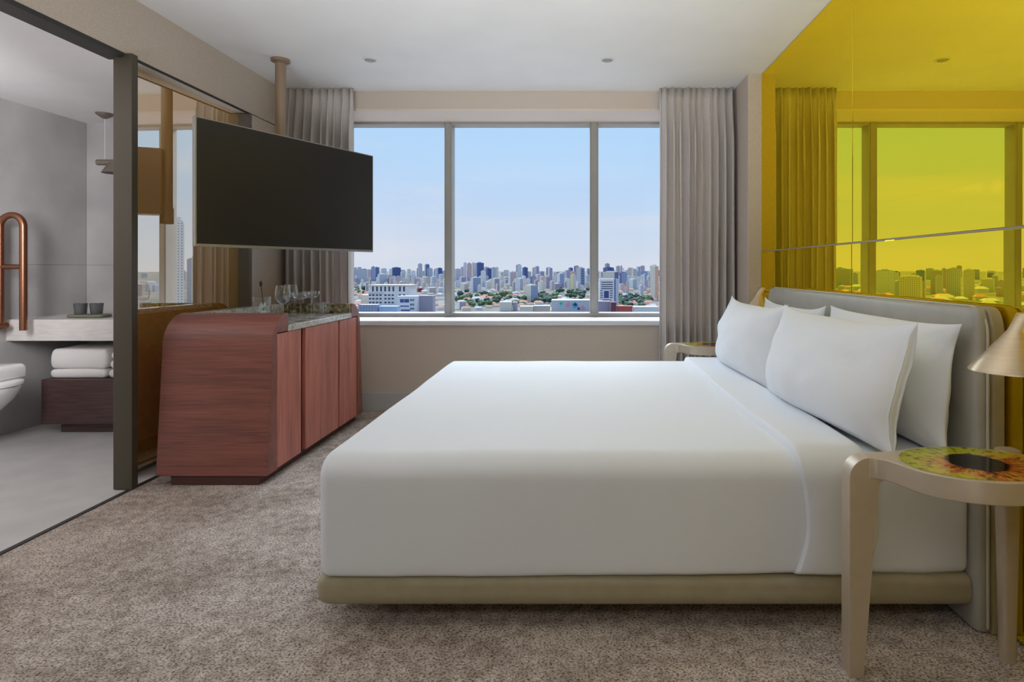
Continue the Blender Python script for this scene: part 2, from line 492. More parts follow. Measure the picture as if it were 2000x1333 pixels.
    def mesh(self, name, mats, angle=40):
        me = bpy.data.meshes.new(name)
        me.from_pydata(self.v, [], self.f)
        for m in ([mats] if isinstance(mats, str) else mats):
            me.materials.append(MATS[m])
        me.polygons.foreach_set('material_index', self.m)
        me.polygons.foreach_set('use_smooth', [True] * len(self.f))
        me.update()
        me.set_sharp_from_angle(angle=R(15 if self.crisp else angle))
        return me
    def build(self, name, mats, parent=None, bevel=0.0, angle=40, seg=2, **props):
        o = bpy.data.objects.new(name, self.mesh(name, mats, angle))
        COL.objects.link(o)
        if parent is not None:
            o.parent = parent
        if bevel:
            b = o.modifiers.new('edge', 'BEVEL'); b.width = bevel; b.segments = seg; b.harden_normals = True; b.limit_method = 'ANGLE'; b.angle_limit = R(40)
        for k, v in props.items():
            o[k] = v
        return o

def box(*a, mi=0): return MB().box(*a, mi=mi)
def thing(name, label, cat, loc=(0, 0, 0), group=None, rz=0.0):
    o = bpy.data.objects.new(name, None)
    o.empty_display_size = 0.1
    o.location = loc
    o.rotation_euler = (0, 0, rz)
    COL.objects.link(o)
    tag(o, label, cat, group)
    return o
def tag(o, label, cat, group=None):
    o['label'] = label; o['category'] = cat
    if group: o['group'] = group
    return o
def struct(mb, name, mats, bevel=0.0, label=None, parent=None):
    o = mb.build(name, mats, parent, bevel)
    if parent is None: o['kind'] = 'structure'
    if label: o['label'] = label
    return o
def copy_thing(o, loc=None, label=None, group=None, parent=None):
    c = o.copy(); COL.objects.link(c)
    if parent is not None: c.parent = parent
    if loc is not None: c.location = loc
    if label: c['label'] = label
    if group: c['group'] = group
    for ch in list(o.children):
        copy_thing(ch, parent=c)
    return c
def arc(cx, cy, r, a0, a1, n):
    return [(cx + r * math.cos(R(a0 + (a1 - a0) * i / n)), cy + r * math.sin(R(a0 + (a1 - a0) * i / n))) for i in range(n + 1)]

# ------------------------------------------------------------------ the room
XL, XR, YB, HC = -2.37, 1.362, 4.70, 2.60
YN = -1.6                                            # wall behind the camera
struct(box(-2.338, 1.5, YN - 0.1, YB + 0.1, -0.12, 0.0), 'floor', 'carpet', label='mottled beige grey speckled carpet of the bedroom')
struct(box(-2.35, -2.326, YN, YB, -0.02, 0.004), 'trim_1', 'dark_trim', label='thin dark threshold strip between carpet and bathroom floor')
struct(box(XL - 0.14, 1.5, YN - 0.1, YB + 0.1, HC, HC + 0.1), 'ceiling', 'ceiling_paint', label='smooth white bedroom ceiling')
struct(box(XL - 1.8, 1.5, YN - 0.12, YN, -0.1, HC + 0.1), 'wall_front', 'rear_wall_pale')

# left wall: fascia over the bathroom opening and the stub next to the window
wl = MB().box(XL - 0.12, XL, YN, YB, 2.286, HC).box(XL - 0.12, XL, 4.20, YB, 0, 2.278)
struct(wl, 'wall_left', 'wallpaper', label='beige textured wallpaper over and beside the bathroom opening')
struct(MB().box(XL - 0.11, XL, YN, 3.06, 2.264, 2.287).box(XL - 0.012, XL - 0.004, 3.06, 4.2, 2.274, 2.287), 'trim_2', 'dark_trim', label='dark sliding door track under the wallpapered beam')
struct(MB().box(XL - 0.115, XL + 0.003, 4.165, 4.205, 0, 2.275), 'trim_3', 'jamb_bronze', label='dark bronze door jamb beside the bronze mirror')
struct(box(XL - 0.12, XL - 0.013, 3.06, 4.165, 2.279, 2.2865), 'trim_5', 'ceiling_paint', label='added pale strip under the beam, coloured like the mirrored ceiling')  # strip coloured to pass for the ceiling's reflection in the mirror
# the window wall
wb = MB()
wb.box(XL - 0.12, -2.05, YB, 5.20, 0, HC + 0.1).box(1.0, 1.5, YB, 5.20, 0, HC + 0.1)
wb.box(-2.05, 1.0, YB, 5.20, -0.1, 0.70).box(-2.05, 1.0, YB, 5.20, 2.46, HC + 0.1)
struct(wb, 'wall_back', 'wallpaper', label='beige textured wallpaper around the wide window')
struct(box(-2.05, 1.0, YB + 0.003, 5.06, 2.44, 2.4605), 'trim_4', 'soffit_paint', label='pale pinkish soffit above the window')
struct(MB().rbox((-2.22, YB - 0.018, 0.0), (1.26, YB + 0.001, 0.154), (0.0, 0.006, 0.004)), 'baseboard_back', 'baseboard_paint', label='tall light grey baseboard under the window')
struct(MB().rbox((1.262, 4.28, 0.0), (1.50, YB, HC), (0.004, 0.004, 0.0), n=(1, 1, 1), seg=2), 'wall_right_pillar', 'wallpaper', label='wallpapered pillar between curtain and yellow mirror')

# window: frame, mullions, panes, sill
win = bpy.data.objects.new('window_1', None); COL.objects.link(win); win['kind'] = 'structure'
win['label'] = 'wide three-pane window overlooking the city'
box(-2.05, 1.0, 5.04, 5.18, 0.735, 0.771).build('bottom_rail', 'frame_paint', win, 0.004)
box(-2.05, 1.0, 5.05, 5.18, 2.418, 2.442).build('top_rail', 'frame_paint', win, 0.003)
for x0, x1 in ((-2.05, -2.0), (-1.162, -1.098), (0.108, 0.182), (0.95, 1.0)):
    m = MB().box(x0, x1, 5.05, 5.18, 0.76, 2.43)
    m.box(x0 + 0.012, x1 - 0.012, 5.043, 5.06, 0.76, 2.43)
    m.build('mullion', 'frame_paint', win, 0.003)
for x0, x1 in ((-2.0, -1.162), (-1.098, 0.108), (0.182, 0.95)):
    box(x0 - 0.005, x1 + 0.005, 5.122, 5.130, 0.765, 2.425).build('pane', 'window_glass', win)
MB().rbox((-2.06, YB - 0.03, 0.698), (1.01, 5.05, 0.737), (0.0, 0.006, 0.006)).build('window_sill', 'sill_paint', win)

# right wall: yellow mirror panels with joints
wr = struct(box(XR + 0.012, 1.5, YN, YB, 0, HC), 'wall_right', 'dark_trim', label='wall clad in yellow mirror glass')
for (y0, y1) in ((0.045, 1.453), (1.457, 2.863), (2.867, 4.279)):
    MB().rbox((XR, y0, 1.288), (XR + 0.014, y1, HC - 0.004), (0.002, 0.002, 0.002), n=(1, 1, 1), seg=1).build('mirror_panel', 'yellow_mirror', wr)
    MB().rbox((XR - 0.005, y0, 0.012), (XR + 0.012, y1, 1.281), (0.002, 0.002, 0.002), n=(1, 1, 1), seg=1).build('mirror_panel', 'yellow_mirror', wr)
box(XR - 0.003, XR + 0.012, 0.045, 4.279, 1.2815, 1.2875).build('joint_strip', 'pale_frame', wr)
box(XR, XR + 0.012, YN, 0.04, 0, HC).build('wall_covering', 'wallpaper', wr)

# ------------------------------------------------------------------ bathroom shell
BX, BZ = -3.99, 2.34
struct(box(BX - 0.1, -2.35, YN, YB, -0.12, -0.001), 'floor_bathroom', 'bath_floor', label='light grey stone bathroom floor')
struct(box(BX - 0.1, XL - 0.11, YN, YB, BZ, BZ + 0.1), 'ceiling_bathroom', 'ceiling_paint', label='white bathroom ceiling')
bl = struct(box(BX - 0.1, BX - 0.012, YN, YB + 0.1, 0, BZ), 'wall_bathroom_left', 'dark_trim', label='bathroom wall of large grey stone tiles')
bb = struct(box(BX, XL - 0.1, YB + 0.012, YB + 0.1, 0, BZ), 'wall_bathroom_back', 'dark_trim', label='end wall of the bathroom in grey stone tiles')
ys = [-1.6, -0.42, 0.74, 1.92, 3.30, 4.70]
for y0, y1 in zip(ys, ys[1:]):
    for z0, z1 in ((0.0, 1.187), (1.187, 2.343)):
        MB().rbox((BX - 0.012, y0 + 0.001, z0 + 0.001), (BX, y1 - 0.001, z1 - 0.001), (0.0, 0.001, 0.001), n=(1, 1, 1), seg=1).build('tile', 'bath_tile', bl)
for x0, x1 in ((BX, -3.41), (-3.41, -2.48)):
    for z0, z1 in ((0.0, 1.187), (1.187, 2.343)):
        MB().rbox((x0 + 0.001, YB, z0 + 0.001), (x1 - 0.001, YB + 0.013, z1 - 0.001), (0.001, 0.0, 0.001), n=(1, 1, 1), seg=1).build('tile', 'bath_tile', bb)

# sliding door leaf with bronze mirror: post, mirror, backing
door = bpy.data.objects.new('door_1', None); COL.objects.link(door); door['kind'] = 'structure'
door['label'] = 'bronze mirror sliding door partition with dark leading post'
MB().rbox((-2.424, 3.02, 0.004), (-2.326, 3.062, 2.282), (0.002, 0.002, 0.0), n=(1, 1, 1), seg=1).build('leading_post', 'post_bronze', door)
box(-2.398, -2.38, 3.012, 3.03, 2.262, 2.279).build('post_stop', 'black_plastic', door)
SLP = 0.035
def mx_(y): return -2.475 + SLP * (y - 3.2)
m = MB()
m.add([(mx_(3.15), 3.15, 0.03), (mx_(4.17), 4.17, 0.03), (mx_(4.17), 4.17, 2.30), (mx_(3.15), 3.15, 2.30),
       (mx_(3.15) - 0.02, 3.15, 0.03), (mx_(4.17) - 0.02, 4.17, 0.03), (mx_(4.17) - 0.02, 4.17, 2.30), (mx_(3.15) - 0.02, 3.15, 2.30)],
      [(0, 1, 2, 3), (5, 4, 7, 6), (0, 4, 5, 1), (3, 2, 6, 7), (0, 3, 7, 4), (1, 5, 6, 2)])
m.build('mirror_pane', 'bronze_mirror', door, label='bronze tinted mirror glass')
box(-2.53, -2.50, 3.22, 4.6, 0.0, 2.34).build('backing_panel', 'bath_tile', door)

# ------------------------------------------------------------------ curtains
def curtain(name, x0, x1, ymid, folds, amp, seed, label, flare=0.0, xb0=None, xb1=None):
    rnd = random.Random(seed)
    n, nz = folds * 14, 26
    ph = [rnd.uniform(0.75, 1.3) for _ in range(folds + 1)]
    tot = sum(ph); acc = [0.0]
    for p in ph: acc.append(acc[-1] + p / tot)
    am = [rnd.uniform(0.55, 1.15) for _ in range(folds + 2)]
    vs, fs = [], []
    xb0 = x0 if xb0 is None else xb0; xb1 = x1 if xb1 is None else xb1
    for k in range(nz + 1):
        tz = k / nz
        z = (HC - 0.002) * (1 - tz) + 0.012 * tz
        a0, a1 = x0 + (xb0 - x0) * tz, x1 + (xb1 - x1) * tz
        for i in range(n + 1):
            t = i / n
            j = max(q for q in range(len(acc) - 1) if acc[q] <= t + 1e-9)
            u = min(1.0, (t - acc[j]) / (acc[j + 1] - acc[j]))
            soft = 0.30 + 0.70 * min(1.0, tz * 6.0)
            w = math.sin(2 * math.pi * u)
            w = math.copysign(abs(w) ** 0.85, w)
            y = ymid + amp * soft * am[j] * w + 0.008 * mnoise.noise((t * 9, tz * 2.2, seed))
            x = a0 + (a1 - a0) * t + 0.25 * (a1 - a0) / folds * 0.85 * math.sin(4 * math.pi * u) * soft + 0.010 * mnoise.noise((t * 6, tz * 1.7, seed + 5))
            vs.append((x, y, z))
    for k in range(nz):
        for i in range(n):
            fs.append((k * (n + 1) + i, (k + 1) * (n + 1) + i, (k + 1) * (n + 1) + i + 1, k * (n + 1) + i + 1))
    o = MB().add(vs, fs).build(name, 'curtain_linen', None, angle=80)
    s = o.modifiers.new('cloth', 'SOLIDIFY'); s.thickness = 0.004; s.offset = 0
    return tag(o, label, 'curtain', 'linen curtains at the window')
curtain('curtain', -2.33, -1.79, 4.62, 8, 0.066, 3, 'greige linen curtain beside the television pole, reflected in the bronze mirror')
curtain('curtain', 0.655, 1.24, 4.61, 9, 0.070, 8, 'greige linen curtain hanging beside the wallpapered pillar and far bedside table')

# ------------------------------------------------------------------ ceiling spotlights
def spotlight(x, y, label):
    t = thing('ceiling_spotlight', label, 'spotlight', (x, y, HC), 'recessed ceiling spotlights')
    MB().lathe([(0.0405, 0.0), (0.050, -0.001), (0.052, -0.004), (0.048, -0.006), (0.038, -0.005), (0.036, 0.0)], n=32).build('trim_ring', 'spot_white', t)
    MB().lathe([(0.037, 0.0005), (0.034, -0.0075), (0.02, -0.0095), (0.0, -0.010)], n=24).build('lens', 'spot_dark', t)
spotlight(-1.43, 3.99, 'small white ceiling spotlight nearer the television pole')
spotlight(0.205, 3.99, 'small white ceiling spotlight nearer the yellow mirror')

# ------------------------------------------------------------------ television on its ceiling pole
A, B = Vector((-2.08, 3.147, 0)), Vector((-1.507, 4.267, 0))
tw = (B - A).length
tv = thing('television', 'large black flat screen television hung from a bronze ceiling pole', 'television', ((A + B) / 2 + Vector((0, 0, 1.2785))).to_tuple())
tv.rotation_euler = (0, 0, math.atan2(B.y - A.y, B.x - A.x))    # local x along the screen, local -y towards the bed
th = 0.712
MB().rbox((-tw / 2, 0.0, 0), (tw / 2, 0.028, th), (0.003, 0.003, 0.003), n=(1, 1, 1), seg=2).build('bezel', 'tv_frame', tv)
box(-tw / 2 + 0.008, tw / 2 - 0.008, -0.0015, 0.004, 0.016, th - 0.007).build('screen', 'tv_screen', tv, label='dark glossy screen')
MB().rbox((-tw * 0.36, 0.026, 0.06), (tw * 0.36, 0.055, th - 0.12), (0.012, 0.012, 0.012), n=(1, 1, 1), seg=2).build('back_cover', 'black_plastic', tv)
pl = tv.rotation_euler.to_matrix().inverted() @ (Vector((-2.046, 3.985, 0)) - Vector((tv.location.x, tv.location.y, 0)))
MB().lathe([(0.034, 0.19), (0.034, HC - 1.2785)], (pl.x, pl.y, 0), 28).build('pole', 'pole_bronze', tv)
MB().lathe([(0.036, HC - 1.2785 - 0.03), (0.050, HC - 1.2785 - 0.022), (0.060, HC - 1.2785 - 0.018), (0.061, HC - 1.2785)], (pl.x, pl.y, 0), 32).build('ceiling_flange', 'pole_bronze', tv)
MB().rbox((pl.x - 0.075, 0.05, 0.25), (pl.x + 0.075, pl.y - 0.015, 0.70), (0.006, 0.006, 0.006), n=(1, 1, 1), seg=1).build('mount_box', 'pole_bronze', tv)
MB().lathe([(0.04, 0.19), (0.04, 0.30)], (pl.x, pl.y, 0), 28).build('mount_collar', 'pole_bronze', tv)

# ------------------------------------------------------------------ rosewood bar cabinet
cab = thing('bar_cabinet', 'red brown rosewood bar cabinet with sloping rounded ends and marble tray top', 'cabinet', (-1.945, 3.76, 0))
def cabp(mb, name, mats, bevel=0.0, parent=cab, **kw):
    for i, p in enumerate(mb.v):
        mb.v[i] = (p[0] + 1.945, p[1] - 3.76, p[2])
    return mb.build(name, mats, parent, bevel, **kw)
def end_profile(s):                                            # s = +1 near end, -1 far end (mirrored about y 3.76)
    p = [(3.078, 0.052), (3.126, 0.70)]
    c0, r = (3.293, 0.74), 0.165
    p += [(c0[0] - r * math.cos(R(a)), c0[1] + r * math.sin(R(a))) for a in (4, 14, 24, 34, 44, 54, 64, 74, 84, 90)]
    p += [(3.298, 0.905), (3.298, 0.803), (3.182, 0.803), (3.182, 0.052)]
    return p if s > 0 else [(7.52 - y, z) for y, z in p]
cabp(MB().extrude(end_profile(1), 0, -2.245, -1.65), 'end_panel', 'rosewood_horizontal', 0.003)
cabp(MB().extrude(end_profile(-1), 0, -2.245, -1.65), 'end_panel', 'rosewood_horizontal', 0.003)
cabp(box(-2.235, -1.682, 3.182, 4.338, 0.052, 0.799), 'carcass', 'rosewood_dark')
cabp(box(-2.243, -2.205, 3.298, 4.222, 0.10, 0.88), 'back_panel', 'rosewood_horizontal', 0.002)
for y0, y1 in ((3.185, 3.464), (3.522, 4.004), (4.026, 4.336)):
    cabp(box(-1.680, -1.655, y0, y1, 0.056, 0.797), 'door', 'rosewood_vertical_sheen', 0.0025)
cabp(box(-2.17, -1.70, 3.088, 4.43, 0.0, 0.053), 'plinth', 'rosewood_dark', 0.002)
cabp(box(-2.205, -1.648, 3.2985, 4.2215, 0.80, 0.834), 'marble_tray', 'marble_pale', 0.002)
cabp(box(-2.13, -1.655, 4.200, 4.2215, 0.834, 0.904), 'upstand', 'marble_olive', 0.001)
cabp(box(-2.13, -1.655, 3.2985, 3.312, 0.834, 0.903), 'upstand', 'marble_olive', 0.001)
cabp(box(-2.205, -2.13, 3.2985, 4.2215, 0.834, 0.906), 'back_ledge', 'marble_pale', 0.002)

# glassware on the marble tray
ZT = 0.8345
def wine_glass(x, y, label):
    t = thing('wine_glass', label, 'glass', (x, y, ZT), 'stemmed glasses on the bar cabinet')
    MB().lathe([(0.024, 0.104), (0.038, 0.116), (0.046, 0.140), (0.0475, 0.158), (0.044, 0.185), (0.039, 0.216), (0.0375, 0.216), (0.0425, 0.185), (0.046, 0.158), (0.0445, 0.141), (0.036, 0.118), (0.020, 0.107), (0.0, 0.105)], n=28).build('bowl', 'drinking_glass', t)
    MB().lathe([(0.0, 0.105), (0.024, 0.104), (0.009, 0.094), (0.004, 0.08), (0.0035, 0.012), (0.006, 0.004)], n=14).build('stem', 'drinking_glass', t)
    MB().lathe([(0.0, 0.0), (0.036, 0.0), (0.036, 0.0015), (0.006, 0.005), (0.0, 0.005)], n=28).build('foot', 'drinking_glass', t)
def coupe(x, y, label):
    t = thing('coupe_glass', label, 'glass', (x, y, ZT), 'stemmed glasses on the bar cabinet')
    MB().lathe([(0.008, 0.135), (0.034, 0.140), (0.046, 0.152), (0.051, 0.178), (0.0495, 0.178), (0.0445, 0.153), (0.033, 0.1425), (0.0, 0.137)], n=28).build('bowl', 'drinking_glass', t)
    MB().lathe([(0.008, 0.135), (0.004, 0.12), (0.0033, 0.012), (0.006, 0.004)], n=14).build('stem', 'drinking_glass', t)
    MB().lathe([(0.0, 0.0), (0.034, 0.0), (0.034, 0.0015), (0.006, 0.005), (0.0, 0.005)], n=28).build('foot', 'drinking_glass', t)
def tumbler(x, y, r, h, label, name='tumbler'):
    n = 40
    vs, fs = [], []
    prof = [(0.90, 0.0), (0.93, 0.01), (1.0, h), (0.95, h), (0.86, 0.014), (0.0, 0.012)]
    for q, (k, z) in enumerate(prof):
        for i in range(n):
            a = 2 * math.pi * i / n
            rr = r * k * (1.0 + (0.03 if (i % 2 == 0 and q in (1, 2)) else 0.0))
            vs.append((rr * math.cos(a), rr * math.sin(a), z))
    for q in range(len(prof) - 1):
        for i in range(n):
            fs.append((q * n + i, q * n + (i + 1) % n, (q + 1) * n + (i + 1) % n, (q + 1) * n + i))
    fs.append(tuple(range(n))[::-1])
    o = MB().add(vs, fs).build(name, 'drinking_glass', None, angle=20)
    o.location = (x, y, ZT)
    return tag(o, label, 'glass', 'tumblers on the bar cabinet')
wine_glass(-1.885, 3.70, 'clear wine glass with deep bowl, closer to the stirring glass')
wine_glass(-1.935, 3.90, 'clear wine glass with deep bowl, standing behind the first coupe')
coupe(-1.70, 3.55, 'shallow clear coupe glass nearest the front marble edge')
coupe(-1.712, 3.72, 'shallow clear coupe glass between wine glasses and ribbed tumblers')
tumbler(-1.785, 3.99, 0.036, 0.092, 'ribbed clear tumbler beside the second coupe glass')
tumbler(-1.790, 4.10, 0.034, 0.090, 'ribbed clear tumbler against the olive marble upstand')
mg = thing('stirring_glass', 'wide clear stirring glass holding clear ice lumps near the bronze mirror', 'glass', (-1.965, 3.60, ZT))
MB().lathe([(0.048, 0.0), (0.052, 0.01), (0.053, 0.148), (0.050, 0.148), (0.047, 0.014), (0.0, 0.012)], n=32).build('vessel', 'drinking_glass', mg)
ice = MB()
rnd = random.Random(5)
for k in range(7):
    a = rnd.uniform(0, 6.28); r = rnd.uniform(0.0, 0.022); s = rnd.uniform(0.010, 0.014); z = 0.027 + 0.012 * k
    ice.rbox((r * math.cos(a) - s, r * math.sin(a) - s, z - s), (r * math.cos(a) + s, r * math.sin(a) + s, z + s), (0.003,) * 3, n=(1, 1, 1), seg=1)
o = ice.build('ice', 'ice_clear', mg); o['kind'] = 'stuff'
sp = thing('bar_spoon', 'slim dark bar spoon standing in the stirring glass', 'spoon', (-1.965, 3.60, ZT))
MB().tube([(0.012, 0.01, 0.016), (0.005, 0.005, 0.12), (-0.006, 0.0, 0.225)], 0.0022, 8).build('rod', 'black_plastic', sp)
MB().lathe([(0.0, 0.0), (0.006, 0.004), (0.009, 0.018), (0.006, 0.034), (0.0, 0.036)], (-0.006, 0.0, 0.21), 14).build('knob', 'black_plastic', sp)

# ------------------------------------------------------------------ bed
Y0, Y1 = 1.846, 3.83
bed = thing('bed', 'king size bed with low greige leather base and padded leather headboard', 'bed', (0.2, 2.84, 0))
def bedp(mb, name, mats, bevel=0.0, parent=bed, **kw):
    for i, p in enumerate(mb.v):
        mb.v[i] = (p[0] - 0.2, p[1] - 2.84, p[2])
    return mb.build(name, mats, parent, bevel, **kw)
bedp(MB().rbox((-0.842, Y0, 0.071), (1.272, Y1, 0.172), (0.045, 0.032, 0.045), (0.02, 0.03, 0.03), seg=6), 'bed_base', 'bed_leather')
bedp(box(-0.45, 1.22, 2.25, 3.45, 0.0, 0.075), 'plinth', 'black_plastic')
bedp(MB().rbox((0.80, Y0 + 0.012, 0.162), (1.272, Y1 - 0.012, 0.545), (0.0, 0.05, 0.04), (0.03, 0.05, 0.09), n=(26, 24, 10), seg=6,
     warp=lambda x, y, z: (x + 0.006 * mnoise.noise((y * 3, z * 3, 1)), y + 0.008 * mnoise.noise((x * 9, z * 4, 3)) + 0.005 * mnoise.noise((x * 22, z * 2.0, 5)), z + 0.004 * mnoise.noise((x * 5, y * 4, 0)))), 'mattress', 'white_linen', label='white sheeted mattress end beneath the pillows')
hb = bedp(MB().rbox((1.300, 1.823, 0.0), (1.3555, 3.857, 1.034), (0.014, 0.045, 0.004), (0.012, 0.045, 0.085), seg=6), 'headboard', 'bed_leather')
bedp(MB().rbox((1.262, 1.829, 0.003), (1.303, 3.851, 1.030), (0.022, 0.030, 0.006), (0.004, 0.030, 0.080), seg=7), 'front_cushion', 'headboard_leather', 0.0, hb, label='padded front face')
pp = []
for y, z in arc(3.855 - 0.082, 1.030 - 0.082, 0.082, 0, 90, 10) + [(2.84, 1.030)] + arc(1.825 + 0.082, 1.030 - 0.082, 0.082, 90, 180, 10):
    pp.append((1.294, y, z + 0.003))
pp = [(1.294, 3.855, 0.02)] + pp + [(1.294, 1.825, 0.02)]
bedp(MB().tube(pp, 0.0045, 8), 'piping', 'piping', 0.0, hb, label='pale seam piping')

def wr_top(x, y, z):
    """soft unevenness of bedding: cloth hangs in slight folds"""
    side = max(0.0, 1 - abs(y - Y0) / 0.12)
    up = (z - 0.15) / 0.4
    dz = 0.006 * mnoise.noise((x * 2.6, y * 2.6, 2.0)) if z > 0.5 else 0.0
    dy = side * (0.010 * mnoise.noise((x * 2.2, z * 1.5, 4.0)) + 0.004 * mnoise.noise((x * 9, z * 1.2, 7.0)))
    return (x, y + dy, z + dz)
dv = thing('duvet', 'smooth white duvet covering the bed with its top turned back', 'duvet', (0.0, 2.84, 0.545))
def dvp(mb, name, mats, **kw):
    for i, p in enumerate(mb.v):
        mb.v[i] = (p[0], p[1] - 2.84, p[2] - 0.545)
    return mb.build(name, mats, dv, **kw)
def duvet_warp(x, y, z):
    x, y, z = wr_top(x, y, z)
    foot = max(0.0, 1 - (x + 0.845) / 0.10)
    x += foot * 0.008 * mnoise.noise((y * 2.0, z * 3, 9))
    if x < -0.80 and z < 0.22:                                       # tucked foot corner
        x += (0.22 - z) * 0.15
    z += 0.010 * max(0, (x + 0.2)) * (1 if z < 0.2 else 0)
    return (x, y, z)
dvp(MB().rbox((-0.846, Y0 - 0.006, 0.157), (0.74, Y1 + 0.006, 0.556), (0.05, 0.09, 0.03), (0.0, 0.09, 0.075), n=(30, 30, 12), seg=8, warp=duvet_warp), 'cover', 'white_linen', angle=75)
def flap_warp(x, y, z):
    x2, y, z = wr_top(x, y, z)
    side = max(0.0, 1 - abs(y - Y0) / 0.2)
    bow = 0.028 * math.sin(math.pi * max(0, min(1, (z - 0.15) / 0.38))) * side - 0.02 * side * max(0, 1 - (z - 0.15) / 0.15)
    x2 += bow - 0.012 * (1 - side) * math.sin((y - Y0) * 1.6)
    return (x2, y, z)
dvp(MB().rbox((0.69, Y0 - 0.019, 0.166), (0.955, Y1 + 0.014, 0.584), (0.022, 0.10, 0.03), (0.05, 0.10, 0.09), n=(6, 30, 12), seg=8, warp=flap_warp), 'turned_back_fold', 'white_linen', angle=75)

# ------------------------------------------------------------------ pillows
def pillow(name, loc, w, h, t, lean, seed, label, yaw=0.0, sag=0.10, hem=0):
    """local: x thickness, y width, z height (from its lower edge)"""
    nu, nv = 44, 30
    vs, fs = [], []
    def P(u, v, s):
        prof = max(0.0, (1 - abs(u) ** 2.1)) ** 0.60 * max(0.0, (1 - abs(v) ** 2.2)) ** 0.58
        fat = 1.0 + 0.25 * (-v)
        y = u * w / 2 * (1 - 0.075 * (1 - abs(v) ** 3.0))
        z = v * h / 2 * (1 - sag * (1 - abs(u) ** 4.0) * (1.0 if v > 0 else 0.25))
        fold = 0.0
        for cu in (-1, 1):                                   # creases fanning out of the corners
            for cv in (-1, 1):
                du, dv_ = (u - cu) * w / 2, (v - cv) * h / 2
                dd = math.hypot(du, dv_)
                an = math.atan2(abs(dv_), abs(du) + 1e-6)
                fold += math.exp(-(dd / 0.17) ** 2) * min(1.0, dd / 0.05) * mnoise.noise((an * 4.2 + seed * 1.7, cu * 3.0 + seed, cv * 5.0 + s))
        wr = 0.020 * fold + 0.010 * mnoise.noise((u * 2.2 + seed, v * 2.4, s)) + 0.005 * mnoise.noise((u * 5 + seed, v * 3.0, s * 2.0))
        x = s * t / 2 * prof * fat + s * wr * min(1.0, prof * 2.0)
        x += 0.012 * mnoise.noise((u * 1.2 + seed, v * 1.2, 0.0))
        return (x, y, z + h / 2)
    for s in (-1, 1):
        for j in range(nv + 1):
            for i in range(nu + 1):
                u = math.sin(math.pi / 2 * (2 * i / nu - 1)); v = math.sin(math.pi / 2 * (2 * j / nv - 1))
                vs.append(P(u, v, s))
    N = (nu + 1) * (nv + 1)
    for j in range(nv):
        for i in range(nu):
            a = j * (nu + 1) + i
            fs.append((a, a + nu + 1, a + nu + 2, a + 1))
            fs.append((N + a, N + a + 1, N + a + nu + 2, N + a + nu + 1))
    o = thing(name, label, 'pillow', loc, 'white bed pillows')
    o.rotation_euler = (0, lean, yaw)
    mb = MB().add(vs, fs)
    b = mb.build('cushion', 'pillow_linen', o, angle=85)
    wl = b.modifiers.new('seam', 'WELD'); wl.merge_threshold = 0.0008
    if hem:                                              # open pillowcase end: a double flap standing past the seam
        hv, hf, k = [], [], 22
        for q, dx in ((0, -0.010), (1, 0.02)):
            for r_ in range(2):
                for i in range(k + 1):
                    v = 2 * i / k - 1
                    p = P(hem * 0.97, v * 0.985, 0)
                    hv.append((p[0] + dx * (1 - v ** 6) * (0.5 + 0.5 * r_) + 0.006 * mnoise.noise((v * 4, q, seed)), p[1] + hem * (0.035 * r_ - 0.02), p[2]))
        for q in range(2):
            b0 = q * 2 * (k + 1)
            for i in range(k):
                hf.append((b0 + i, b0 + i + 1, b0 + k + 1 + i + 1, b0 + k + 1 + i))
        hm = MB().add(hv, hf).build('case_flap', 'pillow_linen', o, angle=80)
        s = hm.modifiers.new('cloth', 'SOLIDIFY'); s.thickness = 0.003; s.offset = 0
    return o
pillow('bed_pillow', (1.178, 2.315, 0.548), 0.95, 0.435, 0.19, 0.10, 2, 'white pillow against the headboard, half hidden behind the largest front pillow', hem=0, sag=0.08)
pillow('bed_pillow', (1.18, 3.275, 0.548), 0.91, 0.43, 0.19, 0.07, 4, 'white pillow against the headboard on the window side', sag=0.17)
pillow('bed_pillow', (0.957, 2.315, 0.558), 0.97, 0.435, 0.29, 0.20, 7, 'large front white pillow leaning nearest the eye-print bedside table', yaw=0.085, hem=-1, sag=0.12)
pillow('bed_pillow', (0.925, 3.28, 0.558), 0.93, 0.435, 0.27, 0.20, 9, 'front white pillow leaning on the window side of the bed', yaw=0.03, sag=0.17)

